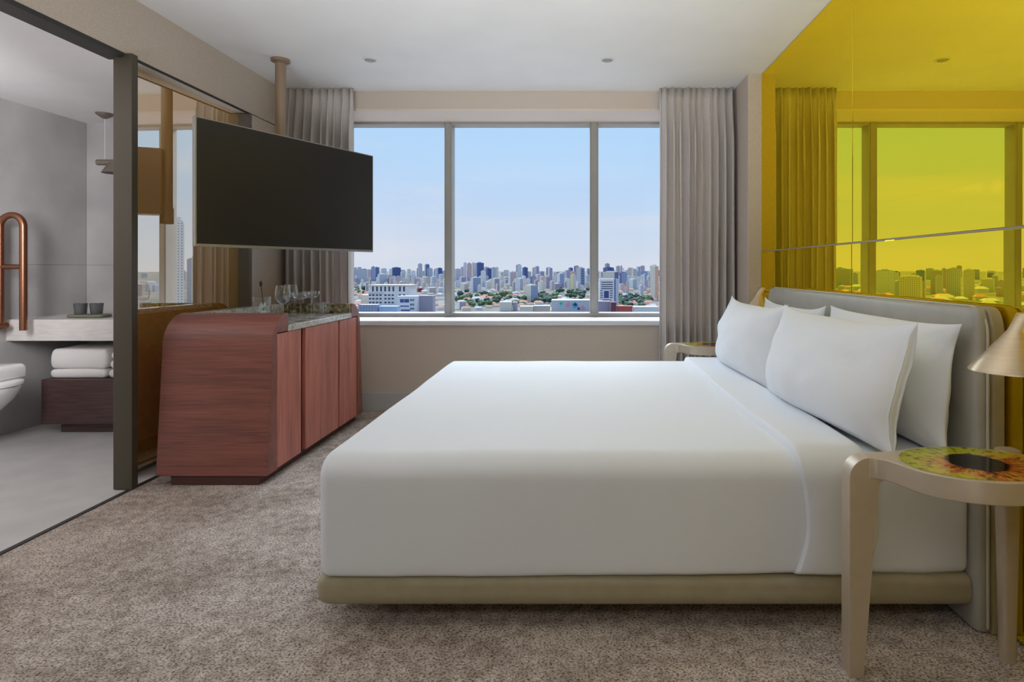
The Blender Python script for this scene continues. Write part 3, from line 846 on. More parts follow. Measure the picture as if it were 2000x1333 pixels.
# ------------------------------------------------------------------ bedside tables with eye prints
EA, EB = 0.2, 0.139
def night_table(label, loc):
    t = thing('bedside_table', label, 'bedside table', loc, 'bedside tables with eye prints')
    # origin at the eye's centre on the floor
    zt, th_ = 0.622, 0.060
    out = []
    oa, ob = EA + 0.014, EB + 0.011
    ax, ay0, ay1 = -0.276, 0.040, 0.092                                 # the arm to the front leg
    for i in range(73):                                                # ellipse from the arm's near side round to its far side
        a = R(-163 + (163 + 122) * i / 72)
        out.append((oa * math.cos(a), ob * math.sin(a)))
    far0, near0 = out[-1], out[0]
    def bez(p0, p1, p2, p3, n):
        r = []
        for i in range(1, n):
            q = i / n
            r.append(tuple((1 - q) ** 3 * p0[k] + 3 * (1 - q) ** 2 * q * p1[k] + 3 * (1 - q) * q * q * p2[k] + q ** 3 * p3[k] for k in range(2)))
        return r
    out += bez(far0, (far0[0] - 0.035, far0[1] - 0.018), (ax + 0.07, ay1 + 0.006), (ax, ay1), 14) + [(ax, ay1), (ax - 0.004, ay1 - 0.006), (ax - 0.004, ay0 + 0.006), (ax, ay0)]
    out += bez((ax, ay0), (ax + 0.045, ay0 - 0.0005), (near0[0] - 0.020, near0[1] + 0.050), near0, 14)
    rim = MB().extrude(out, 2, zt - th_, zt)
    # recessed seat for the glass print is covered by the print itself
    rim.build('rim_frame', 'champagne_paint', t, 0.004, seg=3)
    n = 64
    dsc = MB()
    vs = [(EA * math.cos(2 * math.pi * i / n), EB * math.sin(2 * math.pi * i / n), z) for z in (zt - 0.01, zt + 0.0015) for i in range(n)]
    dsc.add(vs, [tuple(range(n))[::-1], tuple(range(n, 2 * n))] + [(i, (i + 1) % n, n + (i + 1) % n, n + i) for i in range(n)])
    dsc.build('eye_print', 'eye_print', t, label='glass disc printed with a yellow and orange iris and black pupil')
    # front leg: bent out of the arm, outline in x and z
    x0 = -0.330
    leg = [(x0, 0.0), (x0 + 0.040, 0.0), (x0 + 0.082, zt - 0.085)]
    leg += [(x0 + 0.082 + 0.024 - 0.024 * math.cos(R(a)), zt - 0.085 + 0.024 * math.sin(R(a))) for a in (20, 45, 70, 90)]
    e = 0.0003
    leg += [(ax + 0.03, zt - th_ + e), (ax + 0.03, zt - e)]
    leg += [(x0 + 0.057 + 0.057 * math.cos(R(a)), zt - e - 0.057 + 0.057 * math.sin(R(a))) for a in (90, 102, 114, 126, 138, 150, 162, 174, 180)]
    MB().extrude(leg, 1, ay0 + e, ay1 - e).build('leg', 'champagne_paint', t, 0.005, seg=3)
    for (lx, ly) in ((0.168, 0.112), (0.172, -0.112)):
        l2 = MB()
        vs = []
        for z, wx, wy in ((0.0, 0.019, 0.016), (zt - 0.07, 0.029, 0.024), (zt - 0.02, 0.032, 0.028), (zt + 0.003, 0.028, 0.024)):
            for i in range(20):
                a = 2 * math.pi * i / 20
                c, s = math.cos(a), math.sin(a)
                vs.append((lx + wx * math.copysign(abs(c) ** 0.5, c), ly + wy * math.copysign(abs(s) ** 0.5, s), z))
        l2.add(vs, [tuple(range(20))[::-1], tuple(range(60, 80))] + [(k * 20 + i, k * 20 + (i + 1) % 20, (k + 1) * 20 + (i + 1) % 20, (k + 1) * 20 + i) for k in range(3) for i in range(20)])
        l2.build('leg', 'champagne_paint', t)
    return t
nt = night_table('champagne bedside table near the camera, its printed eye disc fully in view', (1.098, 1.592, 0))
copy_thing(nt, (0.955, 4.09, 0), 'champagne bedside table beyond the bed in front of the curtain')

# ------------------------------------------------------------------ brass wall lamps over the tables
def wall_lamp(loc, label):
    t = thing('wall_lamp', label, 'lamp', loc, 'brass bedside lamps')
    # origin at the rim's centre height
    prof, cen = [], []
    for r, z, c in ((0.100, 0.0, 0.0), (0.0985, 0.004, 0.0), (0.062, 0.056, 0.010), (0.027, 0.110, 0.020), (0.0235, 0.118, 0.023), (0.0225, 0.162, 0.046), (0.020, 0.165, 0.0475)):
        prof.append((r, z)); cen.append(c)
    inner = [(0.0, 0.164, 0.047), (0.018, 0.160, 0.046), (0.020, 0.118, 0.023), (0.058, 0.055, 0.010), (0.0965, 0.001, 0.0)]
    full = [(r, z) for r, z in prof]
    vs_c = cen
    m = MB().lathe(full + [(0.0, 0.1655)], n=40, centers=vs_c + [0.0475])
    m.f = [f for f in m.f if len(f) <= 4]; m.m = [0] * len(m.f)     # open underside
    k = MB().lathe([(r, z) for r, z, c in inner], n=40, centers=[c for r, z, c in inner])
    k.f = [tuple(f) for f in k.f if len(f) <= 4]
    m.add(k.v, k.f)
    m.build('shade', 'lamp_brass', t, angle=50)
    MB().lathe([(0.0, 0.03), (0.014, 0.036), (0.022, 0.055), (0.018, 0.075), (0.010, 0.085), (0.010, 0.10)], (0.018, 0, 0), 18).build('bulb', 'spot_white', t)
    xw = XR - 0.006 - loc[0]
    MB().tube([(0.035, 0.0, 0.140), (xw - 0.004, 0.0, 0.140)], 0.007, 12).build('arm', 'lamp_brass', t)
    MB().tube([(xw - 0.012, 0.0, 0.140), (xw, 0.0, 0.140)], 0.032, 28).build('wall_plate', 'lamp_brass', t)
    return t
l1 = wall_lamp((1.225, 1.64, 0.866), 'brushed brass cone lamp above the near bedside table')
wall_lamp((1.232, 3.99, 0.864), 'brushed brass cone lamp peeking out behind the pillows on the window side')

# ------------------------------------------------------------------ bathroom furnishings
vt = MB().rbox((BX, 4.04, 0.652), (-2.53, YB, 0.802), (0.0, 0.004, 0.004), n=(1, 1, 1), seg=2).build('stone_counter', 'counter_stone')
tag(vt, 'thick pale stone counter slab in the bathroom', 'counter')
lb = thing('towel_bench', 'dark brown wooden low cabinet under the stone counter holding towels', 'cabinet', (-3.2, 4.35, 0))
def lbp(mb, name, mats, bevel=0.0):
    for i, p in enumerate(mb.v):
        mb.v[i] = (p[0] + 3.2, p[1] - 4.35, p[2])
    return mb.build(name, mats, lb, bevel)
lbp(box(-3.76, -2.56, 4.055, 4.66, 0.066, 0.378), 'body', 'vanity_wood', 0.003)
lbp(box(-3.66, -2.66, 4.10, 4.62, 0.0, 0.068), 'plinth', 'vanity_wood', 0.002)
def towel(x0, x1, y0, y1, z0, h, seed, label, n=1):
    """folded bath towel: rounded fold along its left edge, layered ends"""
    t = thing('folded_towel', label, 'towel', ((x0 + x1) / 2, (y0 + y1) / 2, z0), 'white towels on the low cabinet')
    cx, cy = (x0 + x1) / 2, (y0 + y1) / 2
    for k in range(n):
        a, b = z0 + h * k / n, z0 + h * (k + 1) / n - 0.002
        def wp(x, y, z, k=k):
            return (x - cx + 0.012 * mnoise.noise((y * 6, z * 8, seed)), y - cy + 0.010 * mnoise.noise((x * 6, z * 9, seed + 3)),
                    z - z0 + 0.008 * mnoise.noise((x * 5, y * 5, seed + 7)) * (z - z0) / h)
        dx = 0.006 * k
        MB().rbox((x0 + dx, y0 + 0.004 * k, a), (x1 - 0.01 * k, y1, b), (0.035, 0.02, h / n * 0.45), (0.025, 0.02, h / n * 0.45), n=(8, 8, 2), seg=4, warp=wp).build('fold_layer', 'towel', t, angle=75)
    return t
towel(-3.752, -3.350, 4.10, 4.56, 0.379, 0.066, 1, 'thin folded white towel at the bottom of the stack by the toilet')
towel(-3.745, -3.340, 4.10, 4.56, 0.447, 0.140, 5, 'thick folded white towel on top of the stack by the toilet')
towel(-3.330, -2.93, 4.10, 4.56, 0.379, 0.066, 9, 'thin folded white towel at the bottom of the stack beside the door post')
towel(-3.325, -2.93, 4.10, 4.56, 0.447, 0.125, 13, 'folded white towel on top of the stack beside the door post', 2)

tr = MB().rbox((-3.690, 4.16, 0.8025), (-3.425, 4.275, 0.827), (0.03, 0.03, 0.006), n=(4, 2, 1), seg=5).build('vanity_tray', 'olive_tray')
tag(tr, 'small olive green tray on the stone counter', 'tray')
def cup(x, y, label):
    o = MB().lathe([(0.033, 0.0), (0.036, 0.004), (0.042, 0.078), (0.039, 0.078), (0.033, 0.010), (0.0, 0.008)], n=32).build('cup', 'smoked_glass')
    o.location = (x, y, 0.8275)
    tag(o, label, 'cup', 'cups on the olive tray')
cup(-3.612, 4.205, 'smoky grey cup on the olive tray, farther from the door post')
cup(-3.512, 4.225, 'smoky grey cup on the olive tray, closer to the door post')

gb = thing('grab_rail', 'copper tubular folding grab rail with arched end and cross bar', 'grab rail', (-3.844, 3.93, 0.738))
xr_, xl_ = 0.080, -0.078
pts = [(xr_, 0, 0.0), (xr_, 0, 0.62)]
rc = (xr_ - xl_) / 2
pts += [((xr_ + xl_) / 2 + rc * math.cos(R(a)), 0, 0.705 + rc * math.sin(R(a))) for a in range(0, 181, 12)]
pts += [(xl_, 0, 0.60), (xl_, 0, 0.02)]
MB().tube(pts, 0.0215, 16).build('rail', 'copper', gb)
MB().tube([(xl_, 0, 0.432), (xr_, 0, 0.432)], 0.0165, 14).build('cross_bar', 'copper', gb)
MB().tube([(xl_, 0, 0.03), (-0.142, 0, 0.03)], 0.022, 14).build('hinge_arm', 'copper', gb)
MB().rbox((-0.1455, -0.05, -0.06), (-0.136, 0.05, 0.14), (0.003, 0.01, 0.01), n=(1, 1, 1), seg=2).build('wall_plate', 'copper', gb)
MB().tube([(xl_ + 0.005, -0.035, 0.03), (xl_ + 0.005, 0.035, 0.03)], 0.024, 16).build('hinge_knuckle', 'copper', gb)

to = thing('toilet', 'white wall hung toilet at the edge of the bathroom opening', 'toilet', (-3.99, 3.60, 0.0))
to.scale = (0.87, 1.0, 0.965)
def oval(xf, w, z, n=36, back=0.0):
    """outline: flat at the wall, round at the front"""
    r = []
    for i in range(n):
        a = 2 * math.pi * i / n
        c, s = math.cos(a), math.sin(a)
        x = back + (xf - back) * (0.5 + 0.5 * c) if c < 0 else back + (xf - back) * (0.5 + 0.5 * c ** 0.85)
        r.append((x, w / 2 * math.copysign(abs(s) ** (0.75 if c < 0 else 0.95), s), z))
    return r
def loft(rings, name, mats, parent):
    n = len(rings[0]); vs = [p for r in rings for p in r]
    fs = [tuple(range(n))[::-1], tuple(range((len(rings) - 1) * n, len(rings) * n))]
    fs += [(k * n + i, k * n + (i + 1) % n, (k + 1) * n + (i + 1) % n, (k + 1) * n + i) for k in range(len(rings) - 1) for i in range(n)]
    return MB().add(vs, fs).build(name, mats, parent, angle=50)
loft([oval(0.24, 0.20, 0.18), oval(0.31, 0.25, 0.21), oval(0.41, 0.31, 0.275), oval(0.485, 0.345, 0.34), oval(0.528, 0.36, 0.395), oval(0.540, 0.365, 0.425), oval(0.536, 0.362, 0.432)], 'bowl', 'porcelain', to)
loft([oval(0.537, 0.365, 0.433), oval(0.552, 0.375, 0.440), oval(0.554, 0.377, 0.456), oval(0.548, 0.372, 0.466), oval(0.52, 0.35, 0.472)], 'seat_lid', 'porcelain', to)
MB().rbox((0.0, -0.17, 0.470), (0.475, 0.17, 0.565), (0.01, 0.03, 0.01), (0.04, 0.03, 0.035), n=(3, 3, 1), seg=5).build('rear_housing', 'porcelain', to)

pd = thing('pendant_lamp', 'small bronze pendant lamp hanging from the bathroom ceiling', 'lamp', (-3.603, 4.41, BZ))
MB().lathe([(0.008, -0.040), (0.028, -0.030), (0.055, -0.010), (0.060, 0.0)], n=28).build('ceiling_rose', 'pendant_bronze', pd)
MB().tube([(0, 0, -0.02), (0, 0, -0.35)], 0.0022, 6).build('cord', 'spot_white', pd)
MB().tube([(-0.055, 0, -0.372), (0.16, 0, -0.372)], 0.023, 18).build('body_tube', 'pendant_bronze', pd)
MB().lathe([(0.040, 0.0), (0.046, 0.0), (0.090, -0.078), (0.087, -0.078), (0.040, -0.005)], (0.085, 0, -0.378), 28).build('lamp_shade', 'pendant_bronze', pd)

# ------------------------------------------------------------------ the city far below the window
GZ = EYE - 60.0
def facade(name, wall, glass, fx=3.4, fz=3.2, wx=0.45, wz=0.45, rough=0.7):
    """wall with rows of windows, in metres of the building itself"""
    m, t, b = newmat(name)
    L = t.links.new
    tc = t.nodes.new('ShaderNodeTexCoord'); sep = t.nodes.new('ShaderNodeSeparateXYZ'); L(tc.outputs['Object'], sep.inputs[0])
    def M(op, a, bb=None):
        n = t.nodes.new('ShaderNodeMath'); n.operation = op
        for i, v in enumerate((a, bb)):
            if v is None: continue
            if isinstance(v, (int, float)): n.inputs[i].default_value = v
            else: L(v, n.inputs[i])
        return n.outputs[0]
    hx = M('FRACT', M('DIVIDE', M('ADD', M('ADD', sep.outputs['X'], sep.outputs['Y']), 5000.0), fx))
    hz = M('FRACT', M('DIVIDE', M('ADD', sep.outputs['Z'], 1.0), fz))
    w = M('MULTIPLY', M('LESS_THAN', hx, wx), M('LESS_THAN', hz, wz))
    geo = t.nodes.new('ShaderNodeNewGeometry'); sn = t.nodes.new('ShaderNodeSeparateXYZ'); L(geo.outputs['Normal'], sn.inputs[0])
    w = M('MULTIPLY', w, M('LESS_THAN', sn.outputs['Z'], 0.5))
    mx = t.nodes.new('ShaderNodeMix'); mx.data_type = 'RGBA'
    L(w, mx.inputs['Factor']); mx.inputs['A'].default_value = (*wall, 1); mx.inputs['B'].default_value = (*glass, 1)
    L(mx.outputs['Result'], b.inputs['Base Color'])
    b.inputs['Roughness'].default_value = rough
    return name
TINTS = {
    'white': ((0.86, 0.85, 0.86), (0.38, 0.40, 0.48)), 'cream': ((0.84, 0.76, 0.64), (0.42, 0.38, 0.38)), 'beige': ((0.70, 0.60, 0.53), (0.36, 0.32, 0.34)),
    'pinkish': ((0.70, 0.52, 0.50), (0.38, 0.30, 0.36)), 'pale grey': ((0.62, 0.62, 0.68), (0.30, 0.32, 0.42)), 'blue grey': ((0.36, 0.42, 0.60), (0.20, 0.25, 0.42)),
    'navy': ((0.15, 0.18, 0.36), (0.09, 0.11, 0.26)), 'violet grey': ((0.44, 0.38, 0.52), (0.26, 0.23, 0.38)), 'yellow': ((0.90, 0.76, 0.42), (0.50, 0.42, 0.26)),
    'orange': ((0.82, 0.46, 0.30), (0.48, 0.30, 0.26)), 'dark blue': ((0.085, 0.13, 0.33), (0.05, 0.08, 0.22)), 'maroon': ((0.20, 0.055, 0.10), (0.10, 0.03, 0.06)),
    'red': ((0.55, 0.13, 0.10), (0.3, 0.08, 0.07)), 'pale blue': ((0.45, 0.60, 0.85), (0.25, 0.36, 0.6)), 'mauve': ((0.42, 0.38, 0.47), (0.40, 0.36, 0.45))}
FAC = {}
for k, (w, g) in TINTS.items():
    FAC[k] = facade('facade_' + k.replace(' ', '_'), w, g)
for k in ('white', 'mauve', 'dark blue', 'maroon', 'red', 'pale blue', 'cream', 'orange', 'pale grey', 'beige'):
    mat('plain_' + k.replace(' ', '_'), TINTS[k][0], 0.8)
mat('far_window', (0.035, 0.05, 0.11), 0.25)
mat('blue_window', (0.02, 0.07, 0.26), 0.2)
mat('roof_grey', (0.55, 0.53, 0.55), 0.9)
mat('roof_tile', (0.60, 0.27, 0.17), 0.85)
mat('leaf_green', (0.10, 0.17, 0.065), 0.8, var=0.45, vscale=0.35)
mat('leaf_deep', (0.045, 0.095, 0.072), 0.8, var=0.45, vscale=0.35)
mat('bark', (0.10, 0.07, 0.05), 0.9)
mat('city_ground', (0.20, 0.165, 0.15), 0.95, vscale=0.012, color2=(0.06, 0.085, 0.05), lo=0.42, hi=0.60)
mat('field_grass', (0.34, 0.36, 0.14), 0.9, var=0.2, vscale=0.05)
mat('mural_teal', (0.25, 0.75, 0.66), 0.7); mat('mural_green', (0.05, 0.40, 0.30), 0.7); mat('mural_pink', (0.90, 0.36, 0.48), 0.7)
mat('mural_cyan', (0.14, 0.52, 0.72), 0.7); mat('mural_navy', (0.03, 0.06, 0.16), 0.7)

struct(MB().add([(-9000, 250, GZ), (9000, 250, GZ), (9000, 14000, GZ), (-9000, 14000, GZ), (-9000, 250, GZ - 8), (9000, 250, GZ - 8), (9000, 14000, GZ - 8), (-9000, 14000, GZ - 8)],
                [(0, 1, 2, 3), (4, 7, 6, 5), (0, 4, 5, 1), (1, 5, 6, 2), (2, 6, 7, 3), (3, 7, 4, 0)]), 'ground', 'city_ground', label='city ground of streets, gardens and roofs far below')

FOOT = []                 # footprints already taken: x, y, radius
LABELS = []               # things whose label is written once all neighbours are known
ORD = ('first second third fourth fifth sixth seventh eighth ninth tenth eleventh twelfth thirteenth fourteenth fifteenth sixteenth seventeenth eighteenth nineteenth twentieth '
       'twenty-first twenty-second twenty-third twenty-fourth twenty-fifth twenty-sixth twenty-seventh twenty-eighth twenty-ninth thirtieth').split()
ORD += ['thirty-' + o for o in ORD[:9]] + ['fortieth'] + ['forty-' + o for o in ORD[:9]]
def free(x, y, r):
    return all((x - a) ** 2 + (y - b) ** 2 > (r + c) ** 2 for a, b, c in FOOT)
def place_of(px):
    return ('left pane' if px < 878 else 'centre pane' if px < 1160 else 'right pane') if 690 <= px <= 1290 else ('yellow mirror' if px < 690 else 'bronze mirror')

def tower(px0, px1, ytop, d, tint, tint2=None, lf=0.38, rot=35.0, label=None, roof='block', row='back', check=False, plain=False, name='apartment_tower'):
    """a building between two columns of the photograph, its top at ytop, at distance d; lf: share of its width that its left flank takes"""
    W = (px1 - px0) / F * d
    if check: ytop = min(ytop, CY + 60 * F / d - 9)
    xc = ((px0 + px1) / 2 - CX) / F * d
    zt = EYE + (CY - ytop) / F * d
    a = R(rot)
    if rot:
        w, dp = W * (1 - lf) / math.cos(a), W * lf / math.sin(a)
    else:
        w, dp = W, max(14.0, W * 0.6)
    dp = min(max(dp, 8.0), 60.0)
    rad = 0.5 * math.hypot(w, dp)
    yc = d + rad * 0.6
    xc *= yc / d
    if check and not free(xc, yc, rad * 0.8):
        return None
    if rot or W < 1.6 * dp:
        FOOT.append((xc, yc, rad * 0.9))
    else:                                                      # long front: a row of circles
        k = int(W / dp * 2) + 1
        FOOT.extend((xc - W / 2 + W * (i + 0.5) / k, yc, dp * 0.62) for i in range(k))
    h = zt - GZ
    t = thing(name, label or '', 'building', (xc, yc, GZ), None, a)
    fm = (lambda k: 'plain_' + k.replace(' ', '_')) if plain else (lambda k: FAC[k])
    mats = [fm(tint), fm(tint2 or tint), 'roof_grey']  # second tint: often shade put into the colour of right-hand faces
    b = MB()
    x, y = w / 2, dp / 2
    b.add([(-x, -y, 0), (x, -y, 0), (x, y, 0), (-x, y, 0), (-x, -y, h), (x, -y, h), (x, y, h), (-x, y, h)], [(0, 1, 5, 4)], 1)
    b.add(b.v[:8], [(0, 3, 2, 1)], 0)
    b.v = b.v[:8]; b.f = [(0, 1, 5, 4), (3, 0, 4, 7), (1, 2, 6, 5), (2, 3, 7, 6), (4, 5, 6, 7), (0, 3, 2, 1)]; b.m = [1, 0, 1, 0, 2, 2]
    b.build('tower_body', mats, t)
    if roof == 'block':
        rw, rd, rh = w * 0.36, dp * 0.4, max(2.5, min(6.0, h * 0.06))
        MB().box(-rw, rw, -rd, rd, h, h + rh * 0.4).box(-rw * 0.5, rw * 0.45, -rd * 0.6, rd * 0.6, h + rh * 0.4, h + rh).build('roof_block', mats[0], t)
    elif roof == 'parapet':
        MB().box(-x - 0.12, x + 0.12, -y - 0.3, y + 0.1, h - 0.2, h + 1.4).build('roof_slab', mats[0], t)
    t['_px'] = (px0 + px1) / 2
    if label is None:
        LABELS.append((t, (px0 + px1) / 2, tint, row, 'tower' if h > 34 else 'block'))
    else:
        del t['_px']
    return t, w, dp, h

def pieces(t, name, m, rects, y, thick=0.35, sub=None):
    """alike pieces on a front wall: rects are x, z, width, height in the building's own metres; one mesh per size is shared"""
    cache = {}
    for (x, z, w, h) in rects:
        k = (round(w, 2), round(h, 2))
        if k not in cache:
            cache[k] = MB().box(-w / 2, w / 2, -thick, thick, -h / 2, h / 2).mesh(name, m)
        o = bpy.data.objects.new(name, cache[k]); COL.objects.link(o)
        o.parent = t; o.location = (x, y, z)

# --- left pane
tower(697, 716, 527, 2600, 'blue grey', 'pale grey', row='middle', label='wide blue grey glass tower at the left edge of the left pane', lf=0.3)
tower(692, 703, 544, 2250, 'violet grey', row='middle', label='squat violet grey tower in front of the blue glass tower')
tower(717, 724, 527, 2900, 'cream', 'pinkish')
tower(725, 733, 522, 2800, 'navy', 'blue grey', label='dark navy twin tower, the half closer to the television')
tower(732, 739.5, 523, 2850, 'blue grey', 'navy', label='dark navy twin tower, the half closer to the first mullion')
tower(737, 757, 536, 2300, 'white', 'pale grey', row='middle')
tower(762, 786, 523, 3400, 'blue grey', 'dark blue', rot=20, label='broad dark blue slab tower rising behind the white concrete block')
tower(757, 769, 544, 2300, 'navy', row='middle')
tower(782, 792, 532, 2500, 'white', 'pale grey', row='middle')
tower(794, 801, 537, 2150, 'white', 'cream', row='middle')
tower(816, 825, 516, 3900, 'pale grey'); tower(829, 839, 517, 3700, 'pale grey', 'navy'); tower(853, 864, 524, 3300, 'blue grey', 'dark blue')
tower(803, 813, 541, 2050, 'white', 'pinkish', row='middle'); tower(814, 824, 543, 2000, 'pale grey', 'white', row='middle')
tower(825, 840, 542, 1950, 'cream', 'beige', row='middle'); tower(841, 853, 541, 2000, 'white', 'pale grey', row='middle'); tower(855, 868, 548, 1850, 'pinkish', 'white', row='middle')
tower(814, 826, 564, 1500, 'red', 'maroon', row='front', roof='parapet', label='low red building beside the white concrete block')
tower(834, 852, 563, 1400, 'white', 'beige', row='front', roof='parapet'); tower(853, 868, 563, 1450, 'white', 'pale grey', row='front', roof='parapet')

# the white concrete block with its open top floor
t, w, dp, h = tower(727, 808, 557.5, 860, 'white', rot=0, plain=True, roof=None, name='office_block', label='long white concrete block with dark openings under its flat roof')
k = w / 81.0                                                   # metres per photograph pixel
def zz(y): return EYE + (CY - y) / F * 860 - GZ
MB().box(-w / 2 - 1.2, w / 2 + 2.0, -dp / 2 - 2.0, dp / 2, h - 1.6, h + 0.4).build('roof_slab', 'plain_beige', t)
MB().box(-w / 2 - 1.0, -w / 2 + 30 * k, -dp / 2 - 1.4, dp / 2, zz(573.5), zz(572)).build('belt_course', 'plain_beige', t)
op = [((x - 767.5) * k, zz(565), 3.2 * k, 9.5 * k) for x in (736, 744, 752, 760, 768, 776, 789, 797)]
pieces(t, 'opening', 'far_window', op, -dp / 2, 0.3)
pieces(t, 'window', 'far_window', [((x - 767.5) * k, zz(y), 4.2 * k, 3.0 * k) for y in (577, 584, 591.5) for x in (730.5, 737, 744, 751, 760.5, 768, 775, 789, 797)], -dp / 2, 0.3)
pieces(t, 'pier', 'plain_white', [((x - 767.5) * k, zz(585), 1.1 * k, 24 * k) for x in (733.8, 740.5, 747.5, 754.5, 764.5, 772)], -dp / 2 - 0.4, 0.5)
tower(708, 727, 578, 900, 'cream', 'cream', rot=0, plain=True, roof='parapet', row='front', label='small cream building abutting the white concrete block')
# office with blue glazing and the blank mauve wall beside it
t, w, dp, h = tower(779.5, 816.5, 581, 760, 'white', rot=0, plain=True, roof='parapet', name='office_block', label='white office block with a band of deep blue glass and square windows')
k = w / 38.0
def zz(y): return EYE + (CY - y) / F * 760 - GZ
pieces(t, 'glazing', 'blue_window', [((x - 798) * k, zz(y), ww * k, hh * k) for x, y, ww, hh in ((788, 588, 7.5, 7), (797.5, 588, 9.5, 7), (793, 598.5, 18, 2.2), (795, 606.5, 18, 3))], -dp / 2, 0.3)
pieces(t, 'window', 'far_window', [((x - 798) * k, zz(y), 1.8 * k, 4.2 * k) for y in (586.5, 595.5, 603.5) for x in (805.5, 808.5, 811.5)], -dp / 2, 0.3)
tower(821, 848, 580, 775, 'mauve', rot=0, plain=True, roof='parapet', name='warehouse', label='blank mauve grey building beside the blue glazed office')
tower(704, 739.5, 598, 700, 'violet grey', 'blue grey', rot=0, plain=False, roof='parapet', name='warehouse', label='low blue violet roofed shed at the bottom of the left pane')
tower(743.5, 778, 601, 705, 'pale blue', rot=0, plain=True, roof='parapet', name='warehouse', label='low pale blue shed beneath the white concrete block')

# --- centre pane
tower(905, 911.5, 514, 2900, 'white', 'pale grey'); tower(912, 920.5, 515, 2880, 'pinkish', row='back'); tower(921, 927.5, 514, 2920, 'white', 'beige')
tower(928, 945, 514, 3050, 'blue grey', 'dark blue', label='tall dark blue tower with a pale vertical strip in the centre pane', lf=0.3)
tower(949, 960, 525, 3300, 'navy', 'dark blue'); tower(960, 968, 523, 3500, 'pale grey')
tower(887, 902, 526, 2900, 'pale grey', row='back'); tower(939, 949, 530, 2000, 'cream', 'white', row='middle')
tower(919, 939, 543, 1500, 'white', 'blue grey', lf=0.34, row='front', label='white tower with a blue shade-tinted gridded flank rising from the trees')
tower(899, 916, 555, 1650, 'cream', 'pinkish', lf=0.6, row='middle'); tower(890, 900, 549, 1900, 'pale grey', 'white', row='middle')
tower(959, 976, 545, 1620, 'cream', 'violet grey', lf=0.5, row='middle', label='cream tower with a purple shade-tinted flank in the centre pane')
tower(948, 959, 551, 1750, 'white', 'cream', row='middle'); tower(977, 984, 550, 1900, 'white', 'pinkish', row='middle'); tower(985, 992, 547, 1800, 'cream', 'violet grey', row='middle')
tower(993, 1008, 532, 2000, 'white', 'pinkish', lf=0.3, row='middle', label='tall pinkish tower near the middle of the centre pane')
tower(1003, 1013, 546, 1700, 'cream', 'white', row='middle'); tower(1012, 1022, 545, 1650, 'white', 'pale grey', row='middle')
tower(1020, 1031, 523, 3400, 'navy', 'dark blue'); tower(1045, 1053, 521, 3500, 'pale grey', 'blue grey')
tower(1036, 1048, 541, 1700, 'navy', 'violet grey', row='middle', lf=0.25)
t = tower(1025, 1051, 558, 1050, 'cream', 'blue grey', lf=0.5, row='front', name='apartment_tower', label='slim cream fronted tower with blue shade-tinted flank before the dark trees')
tower(1053, 1064, 541, 1750, 'cream', 'beige', row='middle'); tower(1063, 1074, 541, 1780, 'beige', 'violet grey', row='middle'); tower(1070, 1079, 524, 2700, 'white', 'violet grey')
tower(1078, 1096, 555, 1700, 'pinkish', 'violet grey', row='middle', roof='parapet')
t, w, dp, h = tower(1087, 1102, 535, 1900, 'white', 'blue grey', lf=0.45, row='middle', label='white tower with one dark window column and blue shade-tinted flank')
tower(1103, 1113, 529, 2100, 'pale grey', 'violet grey', row='middle', label='grey tower of stacked balconies behind the yellow tower')
t, w, dp, h = tower(1114, 1125, 538, 1450, 'yellow', 'cream', lf=0.45, row='front', label='bright yellow slim tower in the centre pane')
t, w, dp, h = tower(1126, 1142, 524, 1800, 'pale grey', 'blue grey', lf=0.5, row='middle', label='tall grey tower with blue shade-tinted flank and balcony rows next to the yellow tower', roof='block')
pieces(t, 'balcony', 'far_window', [(0.0, h * (0.12 + 0.088 * i), w * 0.62, 2.2) for i in range(10)], -dp / 2, 0.6)
tower(1142, 1152, 538, 1900, 'white', 'pale grey', row='middle')
# mural wall
t, w, dp, h = tower(1077, 1153, 589, 800, 'pale grey', rot=0, plain=True, roof='parapet', name='mural_building', label='long grey blue building painted with pink, teal and blue shapes')
k = w / 76.0
def mur(name, pts, m, lift):
    z0 = EYE + (CY) / F * 800 - GZ
    q = [((x - 1115) * k, z0 - y / F * 800) for x, y in pts]
    MB().extrude(q, 1, -dp / 2 - 0.25 - lift, -dp / 2 + 0.1).build(name, m, t)
def disc(cx, cy, r, n=18): return [(cx + r * math.cos(2 * math.pi * i / n), cy + r * math.sin(2 * math.pi * i / n)) for i in range(n)]
mur('painted_shape', disc(1096, 594, 5.0), 'mural_teal', 0.0); mur('painted_shape', [(1093, 591.5), (1099, 591.5), (1096, 597)], 'mural_green', 0.15)
mur('painted_shape', disc(1109.5, 596, 4.6), 'mural_pink', 0.0); mur('painted_shape', [(1105, 597), (1111, 589.8), (1114, 591), (1112, 597)], 'mural_pink', 0.15)
mur('painted_shape', disc(1123, 597, 6.2), 'mural_cyan', 0.0); mur('painted_shape', [(1119, 596), (1124, 591.5), (1128.5, 597), (1124, 599)], 'mural_navy', 0.15)
mur('painted_shape', disc(1130.5, 603.5, 2.6), 'mural_navy', 0.2); mur('painted_shape', [(1135, 606), (1136, 599), (1140, 597), (1145, 606)], 'mural_pink', 0.1)
